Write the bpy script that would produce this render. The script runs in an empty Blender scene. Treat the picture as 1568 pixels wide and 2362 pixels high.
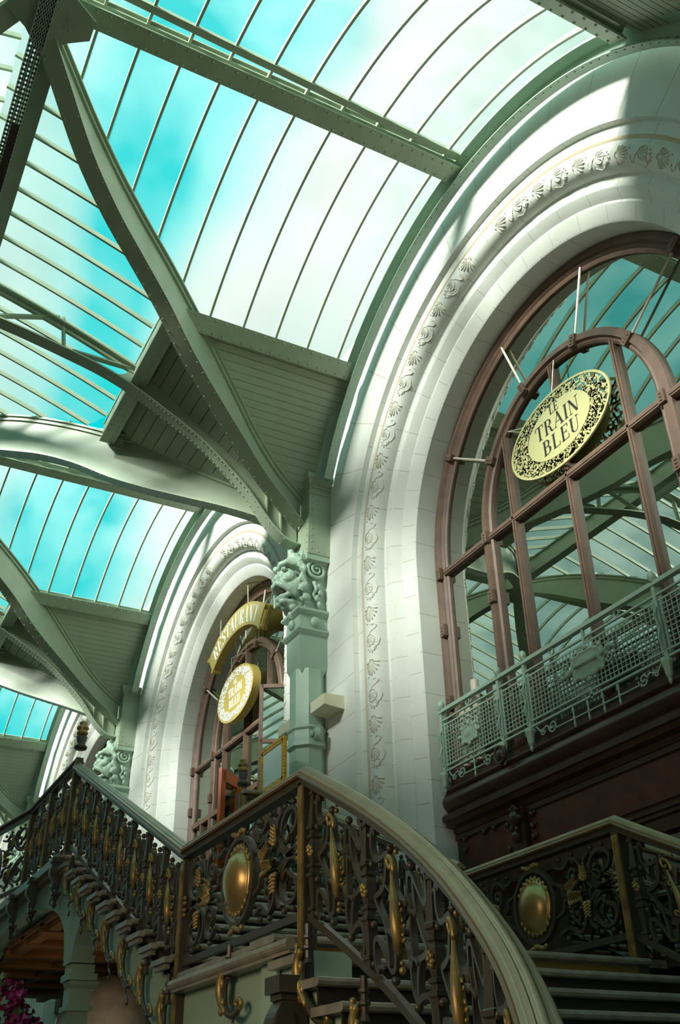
import bpy, math, random
from mathutils import Vector, Matrix
C = bpy.context.scene.collection
scene = bpy.context.scene
PI = math.pi
rnd = random.Random(7)
# ------------------------------------------------------------------ camera
cam_d = bpy.data.cameras.new('camera'); cam = bpy.data.objects.new('camera', cam_d); C.objects.link(cam)
Rw = Matrix(((0.4640422, 0.88560386, -0.01925168), (-0.4770688, 0.23154616, -0.84781586), (-0.74637135, 0.40260672, 0.52994117)))
right, up, back = Rw[0], -Rw[1], -Rw[2]
M = Matrix((right, up, back)).transposed().to_4x4(); M.translation = Vector((7.53684, -6.19544, -6.80662))
cam.matrix_world = M
cam_d.sensor_fit = 'VERTICAL'; cam_d.sensor_height = 36.0; cam_d.lens = 36.0*2291.863/2362.0
cam_d.clip_end = 300; scene.camera = cam
# ------------------------------------------------------------------ light
scene.view_settings.view_transform = 'Standard'; scene.view_settings.look = 'None'
scene.view_settings.gamma = 1; scene.view_settings.use_curve_mapping = False
scene.view_settings.exposure = 0.0
scene.cycles.max_bounces = 10; scene.cycles.transparent_max_bounces = 16
scene.cycles.diffuse_bounces = 4; scene.cycles.glossy_bounces = 4; scene.cycles.use_denoising = True
scene.cycles.sample_clamp_indirect = 6
SUN_E = 13.0; SUN_DIR = (-0.36, 1.0, -0.49)
sd = bpy.data.lights.new('sun', 'SUN'); sd.energy = SUN_E; sd.color = (1.0, 0.98, 0.90); sd.angle = math.radians(14)
sun = bpy.data.objects.new('sun', sd); C.objects.link(sun)
sun.rotation_euler = Vector(SUN_DIR).to_track_quat('-Z', 'Y').to_euler()
# unseen warm fill added behind the viewer to brighten the stairs
ld = bpy.data.lights.new('warm_stair_fill', 'AREA'); ld.shape = 'RECTANGLE'; ld.size = 2.5; ld.size_y = 1.2; ld.energy = 85; ld.color = (1.0, 0.80, 0.56)
lo = bpy.data.objects.new('warm_stair_fill', ld); C.objects.link(lo); lo.location = (3.0, -7.8, -5.0)
lo.rotation_euler = Vector((-.35, 1, -.02)).to_track_quat('-Z', 'Z').to_euler()
pd = bpy.data.lights.new('undercroft_fill', 'POINT'); pd.energy = 11; pd.color = (1.0, 0.78, 0.5); pd.shadow_soft_size = .25  # added warm fill without a fixture, brightens the undercroft and marble dome
po = bpy.data.objects.new('undercroft_fill', pd); C.objects.link(po); po.location = (-7.6, -2.2, -5.9)
w = bpy.data.worlds.new('sky'); scene.world = w; w.use_nodes = True
nt = w.node_tree; nt.nodes.clear()
def nd(nt, typ, **kw):
    n = nt.nodes.new(typ)
    for k, v in kw.items():
        if k.startswith('i_'): n.inputs[k[2:]].default_value = v
        else: setattr(n, k, v)
    return n
out = nd(nt, 'ShaderNodeOutputWorld'); bg = nd(nt, 'ShaderNodeBackground'); bg.inputs['Strength'].default_value = 1.0
tc = nd(nt, 'ShaderNodeTexCoord')
# clear cyan band of sky ahead of the hall ridge, white haze towards the wall side
sp_ = nd(nt, 'ShaderNodeSeparateXYZ'); nt.links.new(tc.outputs['Generated'], sp_.inputs[0])
nz = nd(nt, 'ShaderNodeTexNoise'); nz.inputs['Scale'].default_value = 3.0; nz.inputs['Detail'].default_value = 2
nt.links.new(tc.outputs['Generated'], nz.inputs['Vector'])
ma = nd(nt, 'ShaderNodeMath', operation='MULTIPLY_ADD'); ma.inputs[1].default_value = 0.30
nt.links.new(nz.outputs['Fac'], ma.inputs[0]); nt.links.new(sp_.outputs['Y'], ma.inputs[2])
cr = nd(nt, 'ShaderNodeValToRGB'); el = cr.color_ramp.elements
el[0].position = -0.0; el[0].color = (0.06, 0.64, 0.67, 1)
e = el.new(0.09); e.color = (0.50, 0.84, 0.75, 1)
el[1].position = 0.62; el[1].color = (0.66, 0.86, 0.75, 1)
for p, c in ((0.165, (0.62, 0.88, 0.80)), (0.215, (0.45, 0.90, 0.85)), (0.255, (0.02, 0.76, 0.79)), (0.325, (0.0, 0.76, 0.79)), (0.350, (0.25, 0.90, 0.89)), (0.39, (0.85, 1.0, 0.95)), (0.43, (0.98, 1.0, 0.96)), (0.50, (0.80, 0.94, 0.87)), (0.555, (0.60, 0.82, 0.72))):
    e = el.new(p); e.color = (*c, 1)
nt.links.new(ma.outputs[0], cr.inputs['Fac'])
SKY_S = 0.95
bg.inputs['Strength'].default_value = SKY_S
zr = nd(nt, 'ShaderNodeMapRange'); zr.inputs['From Min'].default_value = .50; zr.inputs['From Max'].default_value = .62; zr.inputs['To Min'].default_value = .8; zr.inputs['To Max'].default_value = 0
nt.links.new(sp_.outputs['Z'], zr.inputs[0])
yr_ = nd(nt, 'ShaderNodeMapRange'); yr_.inputs['From Min'].default_value = -.30; yr_.inputs['From Max'].default_value = -.10; yr_.inputs['To Min'].default_value = 1; yr_.inputs['To Max'].default_value = 0
nt.links.new(sp_.outputs['Y'], yr_.inputs[0])
mm = nd(nt, 'ShaderNodeMath', operation='MULTIPLY'); nt.links.new(zr.outputs[0], mm.inputs[0]); nt.links.new(yr_.outputs[0], mm.inputs[1])
mxs = nd(nt, 'ShaderNodeMixRGB'); mxs.inputs['Color2'].default_value = (0.42, 0.60, 0.56, 1)
nt.links.new(mm.outputs[0], mxs.inputs['Fac']); nt.links.new(cr.outputs['Color'], mxs.inputs['Color1'])
nt.links.new(mxs.outputs['Color'], bg.inputs['Color']); nt.links.new(bg.outputs[0], out.inputs[0])
# ------------------------------------------------------------------ materials
def mat(name, col, rough=0.5, metal=0.0, noise=0.0, nscale=6.0, bump=0.0, col2=None):
    m = bpy.data.materials.new(name); m.use_nodes = True; t = m.node_tree; b = t.nodes['Principled BSDF']
    b.inputs['Roughness'].default_value = rough; b.inputs['Metallic'].default_value = metal
    b.inputs['Base Color'].default_value = (*col, 1)
    if noise or col2:
        tcn = nd(t, 'ShaderNodeTexCoord'); n = nd(t, 'ShaderNodeTexNoise'); n.inputs['Scale'].default_value = nscale; n.inputs['Detail'].default_value = 5
        t.links.new(tcn.outputs['Object'], n.inputs['Vector'])
        r = nd(t, 'ShaderNodeValToRGB'); c2 = col2 or tuple(c*(1-noise) for c in col)
        r.color_ramp.elements[0].position = 0.35; r.color_ramp.elements[0].color = (*c2, 1)
        r.color_ramp.elements[1].position = 0.62; r.color_ramp.elements[1].color = (*col, 1)
        t.links.new(n.outputs['Fac'], r.inputs['Fac']); t.links.new(r.outputs['Color'], b.inputs['Base Color'])
        if bump:
            bp = nd(t, 'ShaderNodeBump'); bp.inputs['Strength'].default_value = bump; bp.inputs['Distance'].default_value = 0.01
            t.links.new(n.outputs['Fac'], bp.inputs['Height']); t.links.new(bp.outputs[0], b.inputs['Normal'])
    return m
STEEL = mat('sage_paint', (0.37, 0.455, 0.325), 0.38, noise=0.12, nscale=3)
BOARD = mat('board_paint', (0.37, 0.445, 0.325), 0.55, noise=0.08, nscale=2)
GREEN = mat('mint_paint', (0.36, 0.49, 0.385), 0.45, noise=0.10, nscale=4)
WALLGREEN = mat('stair_green_paint', (0.36, 0.48, 0.36), 0.6, noise=0.12, nscale=1.5)
IRON = mat('dark_iron', (0.062, 0.050, 0.032), 0.38, metal=0.0, noise=0.2, nscale=8)
GOLD = mat('old_gilding', (0.40, 0.26, 0.085), 0.40, metal=0.5, noise=0.45, nscale=9)
GOLDP = mat('gilded_dish', (0.56, 0.36, 0.14), 0.36, metal=0.8, noise=0.2, nscale=3)
BRASS = mat('rail_brass', (0.36, 0.28, 0.17), 0.33, metal=0.35, noise=0.2, nscale=5)
RAILWOOD = mat('rail_edge', (0.16, 0.085, 0.03), 0.35, metal=0.3)
SIGN = mat('sign_gold', (0.50, 0.47, 0.23), 0.36, metal=0.15)
SIGN2 = mat('sign_ochre', (0.55, 0.42, 0.12), 0.35, metal=0.35)
WHITEL = mat('white_letters', (0.85, 0.92, 0.88), 0.5)
BLACK = mat('cut_letter_black', (0.012, 0.012, 0.008), 0.6)
WOOD = mat('window_wood', (0.155, 0.095, 0.066), 0.55, noise=0.25, nscale=5)
DWOOD = mat('brown_woodwork', (0.065, 0.036, 0.022), 0.28, noise=0.35, nscale=3)
REDW = mat('red_panel', (0.105, 0.030, 0.018), 0.33, noise=0.4, nscale=7)
ORANGE = mat('varnished_door', (0.45, 0.10, 0.015), 0.3, noise=0.2, nscale=4)
MARBLE = mat('tread_marble', (0.29, 0.245, 0.19), 0.35, noise=0.3, nscale=9)
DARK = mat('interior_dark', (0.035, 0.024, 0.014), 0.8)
RISER = mat('dark_riser', (0.02, 0.014, 0.008), 0.7)
OCHRE = mat('ochre_wall', (0.24, 0.145, 0.03), 0.7)
CEILB = mat('painted_ceiling', (0.38, 0.17, 0.06), 0.7, noise=0.4, nscale=1.2)
FLOOR = mat('floor_stone', (0.12, 0.11, 0.09), 0.4, noise=0.2, nscale=2)
CREAM = mat('lamp_cream', (0.72, 0.66, 0.48), 0.5)
PAPER = mat('menu_paper', (0.88, 0.95, 0.93), 0.4)
WHITEM = mat('white_marble', (0.82, 0.80, 0.70), 0.35, noise=0.35, nscale=2.5)
PETAL = mat('magenta_petal', (0.32, 0.012, 0.12), 0.6, noise=0.5, nscale=14)
LEAF = mat('leaf_green', (0.16, 0.22, 0.10), 0.5)
WIRE = mat('pale_wire', (0.55, 0.55, 0.42), 0.4, metal=0.4)
ROD = mat('pale_rod', (0.60, 0.54, 0.44), 0.4)
GALV = mat('galvanised_tray', (0.50, 0.60, 0.52), 0.35, metal=0.3)
# stone with joints: UV u = metres along the jamb / arch, v = profile strip
def stone():
    m = bpy.data.materials.new('limestone'); m.use_nodes = True; t = m.node_tree; b = t.nodes['Principled BSDF']
    b.inputs['Roughness'].default_value = 0.7
    uv = nd(t, 'ShaderNodeUVMap'); sx = nd(t, 'ShaderNodeSeparateXYZ'); t.links.new(uv.outputs[0], sx.inputs[0])
    fr = nd(t, 'ShaderNodeMath', operation='FRACT'); t.links.new(sx.outputs['X'], fr.inputs[0])
    ms = nd(t, 'ShaderNodeMath', operation='SUBTRACT'); ms.inputs[1].default_value = 0.5; t.links.new(fr.outputs[0], ms.inputs[0])
    ab = nd(t, 'ShaderNodeMath', operation='ABSOLUTE'); t.links.new(ms.outputs[0], ab.inputs[0])
    gt = nd(t, 'ShaderNodeMath', operation='LESS_THAN'); gt.inputs[1].default_value = 0.008; t.links.new(ab.outputs[0], gt.inputs[0])
    tcn = nd(t, 'ShaderNodeTexCoord'); n = nd(t, 'ShaderNodeTexNoise'); n.inputs['Scale'].default_value = 1.4; n.inputs['Detail'].default_value = 6
    t.links.new(tcn.outputs['Object'], n.inputs['Vector'])
    r = nd(t, 'ShaderNodeValToRGB')
    r.color_ramp.elements[0].position = 0.3; r.color_ramp.elements[0].color = (0.64, 0.655, 0.60, 1)
    r.color_ramp.elements[1].position = 0.65; r.color_ramp.elements[1].color = (0.73, 0.75, 0.70, 1)
    t.links.new(n.outputs['Fac'], r.inputs['Fac'])
    mx = nd(t, 'ShaderNodeMixRGB'); mx.inputs['Color2'].default_value = (0.42, 0.41, 0.34, 1)
    t.links.new(gt.outputs[0], mx.inputs['Fac']); t.links.new(r.outputs['Color'], mx.inputs['Color1']); t.links.new(mx.outputs[0], b.inputs['Base Color'])
    return m
STONE = stone()
CARVE = mat('carved_limestone', (0.70, 0.68, 0.58), 0.7, noise=0.12, nscale=5)
BUFF = mat('buff_line', (0.55, 0.45, 0.30), 0.7)
def glassroof():
    m = bpy.data.materials.new('wired_roof_glass'); m.use_nodes = True; t = m.node_tree; t.nodes.clear()
    o = nd(t, 'ShaderNodeOutputMaterial'); tr = nd(t, 'ShaderNodeBsdfTransparent'); tr.inputs[0].default_value = (0.93, 0.99, 0.97, 1)
    tl = nd(t, 'ShaderNodeBsdfTranslucent'); tl.inputs[0].default_value = (0.86, 0.97, 0.90, 1)
    mx = nd(t, 'ShaderNodeMixShader')
    tcn = nd(t, 'ShaderNodeTexCoord'); n = nd(t, 'ShaderNodeTexNoise'); n.inputs['Scale'].default_value = 0.8; n.inputs['Detail'].default_value = 2
    mp = nd(t, 'ShaderNodeMapRange'); mp.inputs['From Min'].default_value = .35; mp.inputs['From Max'].default_value = .65; mp.inputs['To Min'].default_value = .03; mp.inputs['To Max'].default_value = .20
    t.links.new(tcn.outputs['Object'], n.inputs['Vector']); t.links.new(n.outputs['Fac'], mp.inputs[0])
    t.links.new(mp.outputs[0], mx.inputs[0]); t.links.new(tr.outputs[0], mx.inputs[1]); t.links.new(tl.outputs[0], mx.inputs[2]); t.links.new(mx.outputs[0], o.inputs[0])
    return m
RGLASS = glassroof()
def winglass():
    m = bpy.data.materials.new('window_glass'); m.use_nodes = True; t = m.node_tree; t.nodes.clear()
    o = nd(t, 'ShaderNodeOutputMaterial'); tr = nd(t, 'ShaderNodeBsdfTransparent'); tr.inputs[0].default_value = (0.6, 0.62, 0.55, 1)
    g = nd(t, 'ShaderNodeBsdfGlossy'); g.inputs['Color'].default_value = (0.64, 0.68, 0.60, 1); g.inputs['Roughness'].default_value = 0.0
    mx = nd(t, 'ShaderNodeMixShader'); mx.inputs[0].default_value = 0.62
    t.links.new(tr.outputs[0], mx.inputs[1]); t.links.new(g.outputs[0], mx.inputs[2]); t.links.new(mx.outputs[0], o.inputs[0])
    return m
WGLASS = winglass()
def emis(name, col, s):
    m = bpy.data.materials.new(name); m.use_nodes = True; b = m.node_tree.nodes['Principled BSDF']
    b.inputs['Base Color'].default_value = (*col, 1); b.inputs['Emission Color'].default_value = (*col, 1); b.inputs['Emission Strength'].default_value = s
    return m
BULB = emis('warm_bulb', (1.0, 0.62, 0.25), 3.0)
# ------------------------------------------------------------------ mesh builder
class MB:
    def __init__(s): s.v = []; s.f = []; s.uv = []
    def quad(s, a, b, c, d, uv=None):
        n = len(s.v); s.v += [a, b, c, d]; s.f.append((n, n+1, n+2, n+3)); s.uv.append(uv)
    def box(s, c, h, rot=None):
        n = len(s.v)
        for x in (-1, 1):
            for y in (-1, 1):
                for z in (-1, 1):
                    p = Vector((x*h[0], y*h[1], z*h[2]))
                    if rot: p = rot @ p
                    s.v.append(tuple(Vector(c)+p))
        for f in ((0,1,3,2),(4,6,7,5),(0,4,5,1),(2,3,7,6),(0,2,6,4),(1,5,7,3)): s.f.append(tuple(n+i for i in f)); s.uv.append(None)
        return s
    def rings(s, rings, closed=True, cap=True, uvs=None):
        """skin a list of equal-length rings of points"""
        n = len(s.v); k = len(rings[0])
        for r in rings: s.v += [tuple(p) for p in r]
        for i in range(len(rings)-1):
            for j in range(k if closed else k-1):
                j2 = (j+1) % k
                s.f.append((n+i*k+j, n+i*k+j2, n+(i+1)*k+j2, n+(i+1)*k+j))
                s.uv.append(uvs(i, j) if uvs else None)
        if cap and closed:
            s.f.append(tuple(n+j for j in range(k))[::-1]); s.uv.append(None)
            s.f.append(tuple(n+(len(rings)-1)*k+j for j in range(k))); s.uv.append(None)
        return s
    def tube(s, pts, r, n=6, up=Vector((0, 0, 1))):
        pts = [Vector(p) for p in pts]; rs = []
        for i, p in enumerate(pts):
            t = (pts[min(i+1, len(pts)-1)]-pts[max(i-1, 0)]).normalized()
            a = t.cross(up)
            if a.length < 1e-3: a = t.cross(Vector((1, 0, 0)))
            a.normalize(); b = a.cross(t); ri = r[i] if isinstance(r, (list, tuple)) else r
            rs.append([p+a*ri*math.cos(2*PI*k/n)+b*ri*math.sin(2*PI*k/n) for k in range(n)])
        return s.rings(rs)
    def bar(s, pts, w, h, up=Vector((0, 0, 1)), ups=None):
        """rectangular bar: w across, h along up"""
        pts = [Vector(p) for p in pts]; rs = []
        for i, p in enumerate(pts):
            t = (pts[min(i+1, len(pts)-1)]-pts[max(i-1, 0)]).normalized(); u = Vector(ups[i]) if ups else up
            a = t.cross(u).normalized(); b = a.cross(t).normalized()
            if b.dot(u) < 0: b = -b
            rs.append([p+a*w/2-b*h/2, p+a*w/2+b*h/2, p-a*w/2+b*h/2, p-a*w/2-b*h/2])
        return s.rings(rs)
    def lathe(s, c, prof, n=12, axis=(0, 0, 1), sq=1.0):
        ax = Vector(axis).normalized(); a = ax.cross(Vector((0, 1, 0)))
        if a.length < 1e-3: a = ax.cross(Vector((1, 0, 0)))
        a.normalize(); b = ax.cross(a)
        off = PI/4 if n == 4 else (PI/8 if n == 8 else 0)
        k = math.sqrt(2) if n == 4 else 1
        return s.rings([[Vector(c)+ax*z+a*r*k*math.cos(2*PI*j/n+off)+b*r*k*sq*math.sin(2*PI*j/n+off) for j in range(n)] for z, r in prof])
    def ell(s, c, r, rot=None, nu=10, nv=7):
        rs = []
        for i in range(nv+1):
            th = PI*i/nv; th = min(max(th, 0.02), PI-0.02); ring = []
            for j in range(nu):
                p = Vector((r[0]*math.sin(th)*math.cos(2*PI*j/nu), r[1]*math.sin(th)*math.sin(2*PI*j/nu), -r[2]*math.cos(th)))
                if rot: p = rot @ p
                ring.append(Vector(c)+p)
            rs.append(ring)
        return s.rings(rs)
    def build(s, name, m, parent=None, smooth=False):
        me = bpy.data.meshes.new(name); me.from_pydata([tuple(v) for v in s.v], [], s.f)
        if any(u is not None for u in s.uv):
            ul = me.uv_layers.new(name='UVMap')
            for p, u in zip(me.polygons, s.uv):
                if u:
                    for li, c in zip(p.loop_indices, u): ul.data[li].uv = c
        me.materials.append(m)
        if smooth: me.polygons.foreach_set('use_smooth', [True]*len(me.polygons))
        me.update(); o = bpy.data.objects.new(name, me); C.objects.link(o)
        if parent: o.parent = parent
        if smooth == 2:
            pass
        return o
def soften(o, ang=40):
    me = o.data; me.polygons.foreach_set('use_smooth', [True]*len(me.polygons))
    try: me.set_sharp_from_angle(angle=math.radians(ang))
    except Exception: pass
    return o
def recalc(o):
    import bmesh
    b = bmesh.new(); b.from_mesh(o.data); bmesh.ops.recalc_face_normals(b, faces=b.faces); b.to_mesh(o.data); b.free(); return o
def thing(name, label, cat, group=None, loc=(0, 0, 0), rz=0):
    o = bpy.data.objects.new(name, None); C.objects.link(o); o.empty_display_size = 0.2
    o.location = loc; o.rotation_euler = (0, 0, rz); o['label'] = label; o['category'] = cat
    if group: o['group'] = group
    return o
def tag(o, label, cat, group=None):
    o['label'] = label; o['category'] = cat
    if group: o['group'] = group
    return o
def struct(o): o['kind'] = 'structure'; return o
def dup(root, loc=None, rz=None, label=None):
    def cp(o, par):
        c = o.copy(); C.objects.link(c); c.parent = par
        for ch in list(o.children): cp(ch, c)
        return c
    r = cp(root, None)
    if loc is not None: r.location = loc
    if rz is not None: r.rotation_euler = (0, 0, rz)
    if label: r['label'] = label
    return r
def catmull(pts, n=6):
    P = [Vector(p) for p in pts]; o = []
    for i in range(len(P)-1):
        p0 = P[max(i-1, 0)]; p1 = P[i]; p2 = P[i+1]; p3 = P[min(i+2, len(P)-1)]
        for k in range(n):
            t = k/n
            o.append(0.5*((2*p1)+(p2-p0)*t+(2*p0-5*p1+4*p2-p3)*t*t+(3*p1-p0-3*p2+p3)*t**3))
    o.append(P[-1]); return o
def interp(tab, x):
    if x <= tab[0][0]: return tab[0][1]
    for a, b in zip(tab[:-1], tab[1:]):
        if x <= b[0]: return a[1]+(b[1]-a[1])*(x-a[0])/(b[0]-a[0])
    return tab[-1][1]
FLOORZ = -8.4
XS = (10, 0, -10, -20, -30)       # bay centres
CX5 = (15, 5, -5, -15, -25, -35)  # column positions
YR = -6.1                         # line of the hall ridge
# ------------------------------------------------------------------ stone facade
BAND = [(3.74, .25), (3.715, .238), (3.68, .228), (3.62, .222), (3.56, .232), (3.50, .265), (3.455, .32), (3.43, .39), (3.425, .43)]
PROF = [(5.0, .17), (3.955, .17), (3.935, .25), (3.79, .25), (3.775, .25)]+BAND+[(3.40, .45), (3.37, .445), (3.29, .445), (3.27, .455), (3.17, .57), (3.14, .57), (2.97, .665), (2.95, .69), (2.95, 1.12)]
def jamb_path(r):
    """points and tangential distance of the sweep with radius r; centre of the mouldings sits 0.08 above z=0"""
    pts = []; zc = 0.06 if r < 4.0 else 0.0
    for i in range(16): pts.append((-r, FLOORZ+(zc-FLOORZ)*i/16))
    for i in range(49):
        a = PI-PI*i/48; pts.append((r*math.cos(a), zc+r*math.sin(a)))
    for i in range(1, 17): pts.append((r, zc-(zc-FLOORZ)*i/16))
    return pts
SBASE = [i/16*8.4/0.58 for i in range(16)]+[(8.4+i/48*PI*3.2)/0.58 for i in range(49)]+[(8.4+PI*3.2+i/16*8.4)/0.58 for i in range(1, 17)]
def facade_bay(prof, name, m, off=0.3):
    b = MB(); strips = [jamb_path(r) for r, y in prof]
    for j in range(len(prof)-1):
        o = off+0.5*((j*7) % 3 == 1)
        for i in range(len(SBASE)-1):
            A = (strips[j][i][0], prof[j][1], strips[j][i][1]); B = (strips[j][i+1][0], prof[j][1], strips[j][i+1][1])
            D = (strips[j+1][i][0], prof[j+1][1], strips[j+1][i][1]); E = (strips[j+1][i+1][0], prof[j+1][1], strips[j+1][i+1][1])
            if prof[j][0] >= 5.0 and False: continue
            b.quad(A, D, E, B, ((SBASE[i]+o, 0), (SBASE[i]+o, 1), (SBASE[i+1]+o, 1), (SBASE[i+1]+o, 0)))
    return b
def merge(o, d=1e-4):
    import bmesh
    b = bmesh.new(); b.from_mesh(o.data); bmesh.ops.remove_doubles(b, verts=b.verts, dist=d); bmesh.ops.recalc_face_normals(b, faces=b.faces); b.to_mesh(o.data); b.free(); return o
fac0 = facade_bay(PROF, 'wall_facade', STONE).build('wall_facade', STONE); merge(fac0); soften(fac0, 28); struct(fac0)
for x in XS[:1]+XS[2:]:
    c = fac0.copy(); c.location = (x, 0, 0); C.objects.link(c)
bw = MB()
bw.box((-10, 8.6, 0), (40, .2, 9))
for x in CX5: bw.box((x, .8, -1.6), (1.0, .3, 6.8)); bw.box((x, .34, 1.6), (.98, .1, 2.2))
struct(bw.build('wall_back', STONE))
# carved band: shells and leaf scrolls, relief on the curved band
def carve():
    b = MB(); r0 = 3.575; tb = b.tube; b.tube = lambda p, r, n=6: tb(p, r, n, up=Vector((0, 1, 0)))
    L1 = 0.06-FLOORZ; tot = 2*L1+PI*r0; BI = sorted(BAND)
    def F(s, d, h):  # s metres along, d across (+ towards the outside), h out of the surface
        r = r0+d; e_ = .01; ys = interp(BI, r); sl = (interp(BI, r+e_)-interp(BI, r-e_))/(2*e_); n = math.hypot(1, sl)
        r = r-(-sl/n)*h*-1 if False else r+sl/n*h; y = ys-h/n
        if s < L1: return Vector((-r, y, FLOORZ+s))
        if s > L1+PI*r0: return Vector((r, y, 0.06-(s-L1-PI*r0)))
        a = PI-(s-L1)/r0
        return Vector((r*math.cos(a), y, 0.06+r*math.sin(a)))
    n = int(tot/0.82); st = 0.82; s0 = L1+0.24-0.82*12
    for k in range(-2, n+3):
        s = s0+k*st
        if s < 0.5 or s > tot-0.5: continue
        sg = -1 if s < L1+PI*r0/2 else 1
        P = lambda a_, c_, h=.004: F(s+sg*a_, c_-.012, h)
        # scallop shell of nine ribs opening downwards
        for j in range(9):
            a = (j-4)*0.36; ln = 0.22-0.010*abs(j-4)
            b.tube([P(-.09+t*ln*math.cos(a), t*ln*.56*math.sin(a)) for t in (.1, .4, .7, .9, 1.0)], [.004, .008, .013, .014, .006], 6)
        b.tube([P(-.10, -.03), P(-.12, 0), P(-.10, .03)], .009, 5)
        # leaf on a curling stem between the shells
        c = .41
        ring = [P(c+.085*math.cos(2*PI*t/18), .075*math.sin(2*PI*t/18)+.015) for t in range(19)]; b.tube(ring, .007, 5)
        for j in range(5):
            a = (j-2)*.5; b.tube([P(c-.06, .015), P(c-.06+.13*math.cos(a)*.6, .015+.10*math.sin(a)*.6), P(c-.06+.13*math.cos(a), .015+.09*math.sin(a))], [.004, .008, .005], 5)
        b.tube([P(*q) for q in ((c-.08, .03), (c-.13, -.01), (c-.17, -.07), (c-.21, -.085), (c-.24, -.05), (c-.22, -.02))], [.005, .007, .008, .008, .007, .005], 5)
        b.tube([P(*q) for q in ((c-.10, -.09), (c, -.11), (c+.08, -.095), (c+.13, -.05), (c+.18, -.06))], [.005, .007, .009, .008, .004], 5)
        b.tube([P(c+.12+.05*math.cos(t*.7), -.03+.045*math.sin(t*.7)) for t in range(10)], .006, 5)
        for q in ((c+.13, .05), (c+.17, .02), (c+.19, -.02), (c-.27, .06)): b.ell(P(*q), (.014, .010, .014), nu=6, nv=4)
    return b
cv = carve().build('trim_carved_band', CARVE, smooth=True); struct(cv)
for x in XS[2:4]:
    c = cv.copy(); c.location = (x, 0, 0); C.objects.link(c)
# thin buff fillet beside the carved band
bf = facade_bay([(3.79, .248), (3.765, .240), (3.742, .248)], 'x', BUFF).build('trim_buff_fillet', BUFF); struct(bf)
for x in XS[2:4]:
    c = bf.copy(); c.location = (x, 0, 0); C.objects.link(c)
# floor, opposite side of hall
fl = MB(); fl.box((-10, -4, FLOORZ-.1), (45, 14, .1)); struct(fl.build('floor', FLOOR))
ow = MB(); ow.box((-10, -12.6, -1.6), (45, .15, 6.8)); struct(ow.build('wall_added_opposite', FLOOR))  # unseen wall added to block low sun, dark to cut the bounce
ew = MB(); ew.box((20.2, -6, -1.5), (.15, 7, 7)); struct(ew.build('wall_right', STONE))
# ------------------------------------------------------------------ roof geometry
GB = [(-.2, 4.89), (-.62, 4.72), (-1.25, 4.36), (-2.05, 3.78), (-2.98, 3.10), (-4.22, 2.16), (-4.85, 1.56), (-5.4, .92), (YR, 0.0)]
RV = 4.92
def xg(y):
    """half width of the bay vault at depth y: plan of the groin"""
    return interp([(-a, b) for a, b in GB], -y)
def yg(x):
    return -interp(sorted([(b, -a) for a, b in GB]), abs(x))
def zs(x):
    x = abs(x); c_ = math.sqrt(max(0.0001, RV*RV-x*x)); return max(c_, 2.05+1.0*(4.9-x)) if x > 3.6 else c_
def zv(y):
    if y > -2.9: return zs(xg(y))
    t = min(1, (-2.9-y)/3.2); return 3.80+1.10*t+.07*4*t*(1-t)
PH = math.radians(42.3)           # the side purlin stands at this angle from the crown
XP = 3.31
BARS = [-.38-.545*k for k in range(9)]
def arc(r, a0, a1, y, n=20):
    return [(r*math.sin(a0+(a1-a0)*i/n), y, r*math.cos(a0+(a1-a0)*i/n)) for i in range(n+1)]
def rivets(b, pts, nrm, r=.014):
    for p in pts: b.ell(Vector(p), (r, r, r), nu=6, nv=4)
# arch rim girder against the wall
def rim():
    b = MB(); pr = [(4.66, .0), (4.66, -.15), (4.675, -.15), (4.675, -.03), (4.90, -.03), (4.90, -.2), (4.93, -.2), (4.93, .0)]
    A0 = math.radians(63.5); rs = []
    for i in range(57):
        a = -A0+2*A0*i/56; rs.append([(r*math.sin(a), y, r*math.cos(a)) for r, y in pr])
    b.rings(rs)
    c = MB(); n = 66
    for i in range(n):
        a = -A0+2*A0*(i+.5)/n
        c.ell((4.658*math.sin(a), -.11, 4.658*math.cos(a)), (.013, .013, .013), nu=6, nv=4)
        c.ell((4.74*math.sin(a), -.034, 4.74*math.cos(a)), (.013, .013, .013), nu=6, nv=4)
    return b, c
def make_rim():
    t = thing('arch_rim_girder', 'x', 'girder', 'green arch girders against the stone wall')
    b, c = rim(); soften(recalc(b.build('arch_girder', GREEN, t)), 30); c.build('rivet_line', STEEL, t, smooth=True)
    return t
# I-beam along y at (x,z) tilted by angle a from vertical
def purlin(x, z, a, y0, y1, w=.30, rv=True):
    b = MB(); R = Matrix.Rotation(a, 3, 'Y')
    def place(cx, cz, hx, hz):
        c = R @ Vector((cx, 0, cz)); b.box((x+c.x, (y0+y1)/2, z+c.z), (hx, abs(y1-y0)/2, hz), R)
    place(0, .0, w/2, .012); place(0, .13, .014, .13); place(0, .25, w/2*.8, .012)
    place(-w*.16, .03, .012, .03); place(w*.16, .03, .012, .03); place(w*.3, .155, .02, .012)
    r = MB()
    if rv:
        n = int(abs(y1-y0)/.16)
        for i in range(n):
            for q in (-1, 1):
                c = R @ Vector((q*w*.34, 0, -.014)); r.ell((x+c.x, y0+(y1-y0)*(i+.5)/n, z+c.z), (.018, .018, .016), nu=6, nv=4)
    return b, r
def make_purlin(nm, label, group, *a, **k):
    t = thing(nm, label, 'beam', group); b, r = purlin(*a, **k)
    b.build('beam_section', STEEL, t); r.build('rivet_line', STEEL, t, smooth=True); return t
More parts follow.
